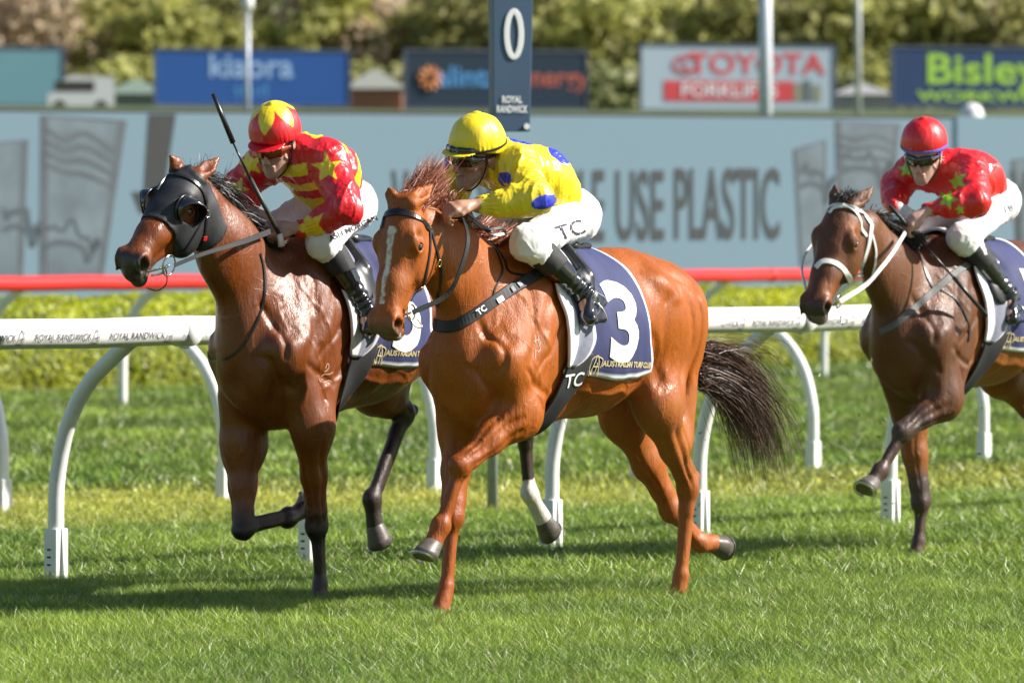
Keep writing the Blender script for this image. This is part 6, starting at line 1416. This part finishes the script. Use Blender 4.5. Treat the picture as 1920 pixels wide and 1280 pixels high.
def jj(fr, d): 
    o = {k: fr.J(*v) for k, v in d.items()}
    for a in ('kn', 'an', 'to', 'he'):
        if a+'F' not in o: o[a+'F'] = o[a+'N']*np.array([1, -1, 1])
    return o
dA_ = jj(FR2, dict(pel=(1052, 400, 0), chest=(940, 308, 0), shN=(975, 312, .175), shF=(872, 312, -.17), elN=(1003, 372, .34), wrN=(903, 384, .17), haN=(864, 387, .13), elF=(850, 345, -.30), wrF=(850, 385, -.06), haF=(862, 398, -.02),
     hc=(893, 266, 0), knN=(990, 455, .20), anN=(1094, 548, .29), toN=(1102, 598, .33), heN=(1124, 566, .28)))
jockey(FR2, H2, dA_, dict(label='jockey in shiny yellow silks with blue spots and a yellow cap', face=(-.68, -.68, -.18), up=(-.02, -.24, .97), backN=(-.1, -.55, .8), backF=(-.3, -.4, .8), seed=3., silk=silk2, cap=cap2, peak=YEL, cord=1, gog2=1, skin=(.46, .24, .16), arch=.05,
    stirN='near stirrup on the boot of the jockey in yellow', stirF='far stirrup of the jockey in yellow, behind the chestnut horse'))
dB_ = jj(FR1, dict(pel=(636, 380, 0), chest=(560, 300, 0), shN=(614, 296, .17), shF=(503, 302, -.17), elN=(648, 390, .34), wrN=(567, 428, .15), haN=(533, 427, .095), elF=(450, 352, -.30), wrF=(463, 394, -.12), haF=(485, 405, -.06),
     hc=(514, 243, 0), knN=(607, 452, .20), anN=(681, 572, .29), toN=(690, 618, .33), heN=(712, 592, .28)))
_, bbB = jockey(FR1, H1, dB_, dict(label='jockey in red silks with yellow hoops and stars, holding a raised whip', face=(-.34, -.83, -.44), up=(-.10, -.40, .91), backN=(.1, -.75, .6), backF=(-.3, -.4, .8), seed=13., silk=silk1, cap=cap1, skin=(.50, .28, .20), lens=M_lens_r, rimm=None, peak=REDC, arch=.05, stubble=.15,
    stirN='near stirrup on the boot of the jockey in striped red and yellow', stirF='far stirrup of the jockey in striped red and yellow, hidden behind the hooded horse'))
dC_ = jj(FR3, dict(pel=(1852, 372, 0), chest=(1778, 325, 0), shN=(1820, 322, .17), shF=(1716, 320, -.17), elN=(1830, 378, .34), wrN=(1746, 392, .15), haN=(1716, 410, .10), elF=(1678, 350, -.30), wrF=(1677, 384, -.12), haF=(1696, 396, -.07),
     hc=(1732, 266, 0), knN=(1806, 446, .20), anN=(1890, 550, .29), toN=(1896, 598, .33), heN=(1920, 572, .28)))
jockey(FR3, H3, dC_, dict(label='jockey in red silks with small green stars and blue-banded red cap', face=(-.32, -.85, -.40), up=(-.08, -.38, .92), backN=(-.2, -.7, .65), backF=(-.3, -.4, .8), seed=23., silk=silk3, cap=cap3, skin=(.56, .34, .27), band=M_blueband, gstrap=M_blueband, arch=.045, stubble=.05, openN=1., gloveF=True, qf=1.15,
    stirN='near stirrup on the boot of the jockey in plain red', stirF='far stirrup of the jockey in plain red, hidden behind the dark bay horse'))
# names inked on the breeches
def ink(fr, bvh, txt, px, size, slope, root, mat, **kw):
    V, F = text_mesh(txt, size, maxedge=.012, **kw); r = -nrm(fr.ray(*px)); ex = nrm(fr.dirl((1, 0, 0))*math.cos(slope)+np.array([0, 0, 1.])*math.sin(slope)); ex = nrm(ex-r*(ex@r)); ey = np.cross(r, ex); P = fr.J(px[0], px[1], .2); P = P+r*((0))
    W3 = P+V[:, :1]*ex+V[:, 1:2]*ey; out = []
    for p in W3: h = bvh.ray_cast(Vector(p+r*1.0), Vector(-r), 2.); out.append(np.array(h[0])+r*.004 if h[0] is not None else p)
    m = MB(); m.add(out, F); return m.build('lettering', mat, root)
people = [o for o in S.objects if o.name.startswith('person')]
bmap = {}
for o in people:
    b_ = [c for c in o.children if c.name.startswith('breeches')][0]; me = b_.data; v_ = np.zeros(len(me.vertices)*3, np.float32); me.vertices.foreach_get('co', v_); fi = np.zeros(len(me.loops), np.int32); me.loops.foreach_get('vertex_index', fi); bmap[o.name] = make_bvh(v_.reshape(-1, 3), fi.reshape(-1, 4))
ink(FR1, bmap[people[1].name], 'ASH MORGAN', (663, 428), .036, .42, people[1], M_print_k, bold=.0006, xs=1.0)
ink(FR2, bmap[people[0].name], 'TC', (1072, 432), .095, .30, people[0], M_print_k, bold=.0006, xs=1.0, shear=-.1)
ink(FR3, bmap[people[2].name], 'TB', (1890, 392), .05, .3, people[2], M_print_k)
# whips
wh = empty('whip', (*FR1.O[:2], 0), FR1.rz); tag(wh, 'black padded whip raised beside the jockey in striped silks', 'whip'); J = FR1.J
def wpart(fr, root, name, a, b, r0, r1, mat): m = MB(); m.tube([fr.J(*a), fr.J(*b)], [r0, r1], 10); return m.build(name, mat, root, smooth=True)
wpart(FR1, wh, 'grip', (524, 440, .10), (469, 335, .06), .010, .011, M_handle); wpart(FR1, wh, 'shaft', (469, 335, .06), (437, 268, .035), .007, .0045, M_leather)
wpart(FR1, wh, 'padded_flap', (437, 268, .035), (399, 176, .0), .0125, .010, M_leather); wpart(FR1, wh, 'butt_cap', (528, 462, .105), (524, 438, .10), .016, .012, M_whitestrap)
wh = empty('whip', (*FR3.O[:2], 0), FR3.rz); tag(wh, 'black whip carried down across the shoulder of the dark bay horse', 'whip')
wpart(FR3, wh, 'grip', (1668, 385, .02), (1716, 440, .10), .010, .010, M_handle); wpart(FR3, wh, 'shaft', (1716, 440, .10), (1788, 520, .30), .008, .005, M_leather); wpart(FR3, wh, 'padded_flap', (1788, 520, .30), (1850, 592, .36), .010, .011, M_leather)

# freeze brands and flying bits of turf
def brand(fr, sp, strokes, label):
    m = MB()
    for st_ in strokes: P, N = hits(fr, sp['bvh'], st_, 8, .0012); m.strip(P, N, .005, .0008)
    o = m.build('brand_mark', material('brand_'+label, (.50, .32, .22), .7), sp['root']); return o
brand(FR2, H2, [[(1002, 628), (1004, 645)], [(1009, 630), (1010, 645)], [(1000, 640), (1012, 636)], [(1014, 640), (1010, 648), (1014, 654), (1008, 660)], [(1004, 655), (1003, 672)]], 'a')
brand(FR1, H1, [[(610, 690), (614, 678), (618, 690), (608, 697)], [(598, 712), (603, 722), (608, 712), (612, 720), (616, 708), (621, 716)], [(602, 706), (608, 700), (616, 703), (624, 697)]], 'b')
r_ = np.random.default_rng(77); n = 150; px_ = np.concatenate([1560+360*r_.random(90), 1130+420*r_.random(60)]); py_ = np.concatenate([640+380*r_.random(90)**.8, 700+300*r_.random(60)]); D_ = 28+3.5*r_.random(n)
P = np.stack([(px_-960)*D_/FPX, D_, EYE-(py_-HOR)*D_/FPX], 1); P = P[P[:, 2] > .02]; n = len(P)
V, F, C = leaf_cloud(P, r_.normal(size=(n, 3)), .015, np.where(r_.random(n)[:, None] < .5, np.array([.20, .30, .05]), np.array([.06, .07, .03])), 78, up=0)
V = V.reshape(-1, 4, 3); c_ = V.mean(1, keepdims=True); V = (c_+(V-c_)*np.array([1, 1, 1])); V[:, [1, 3]] = c_+(V[:, [1, 3]]-c_)*.4
o = mesh_np('flying_turf', V.reshape(-1, 3), F, M_grass, smooth=False, col=C); tag(o, 'bits of grass and soil thrown up by the hooves, in the air around the dark bay horse', 'turf', kind='stuff')
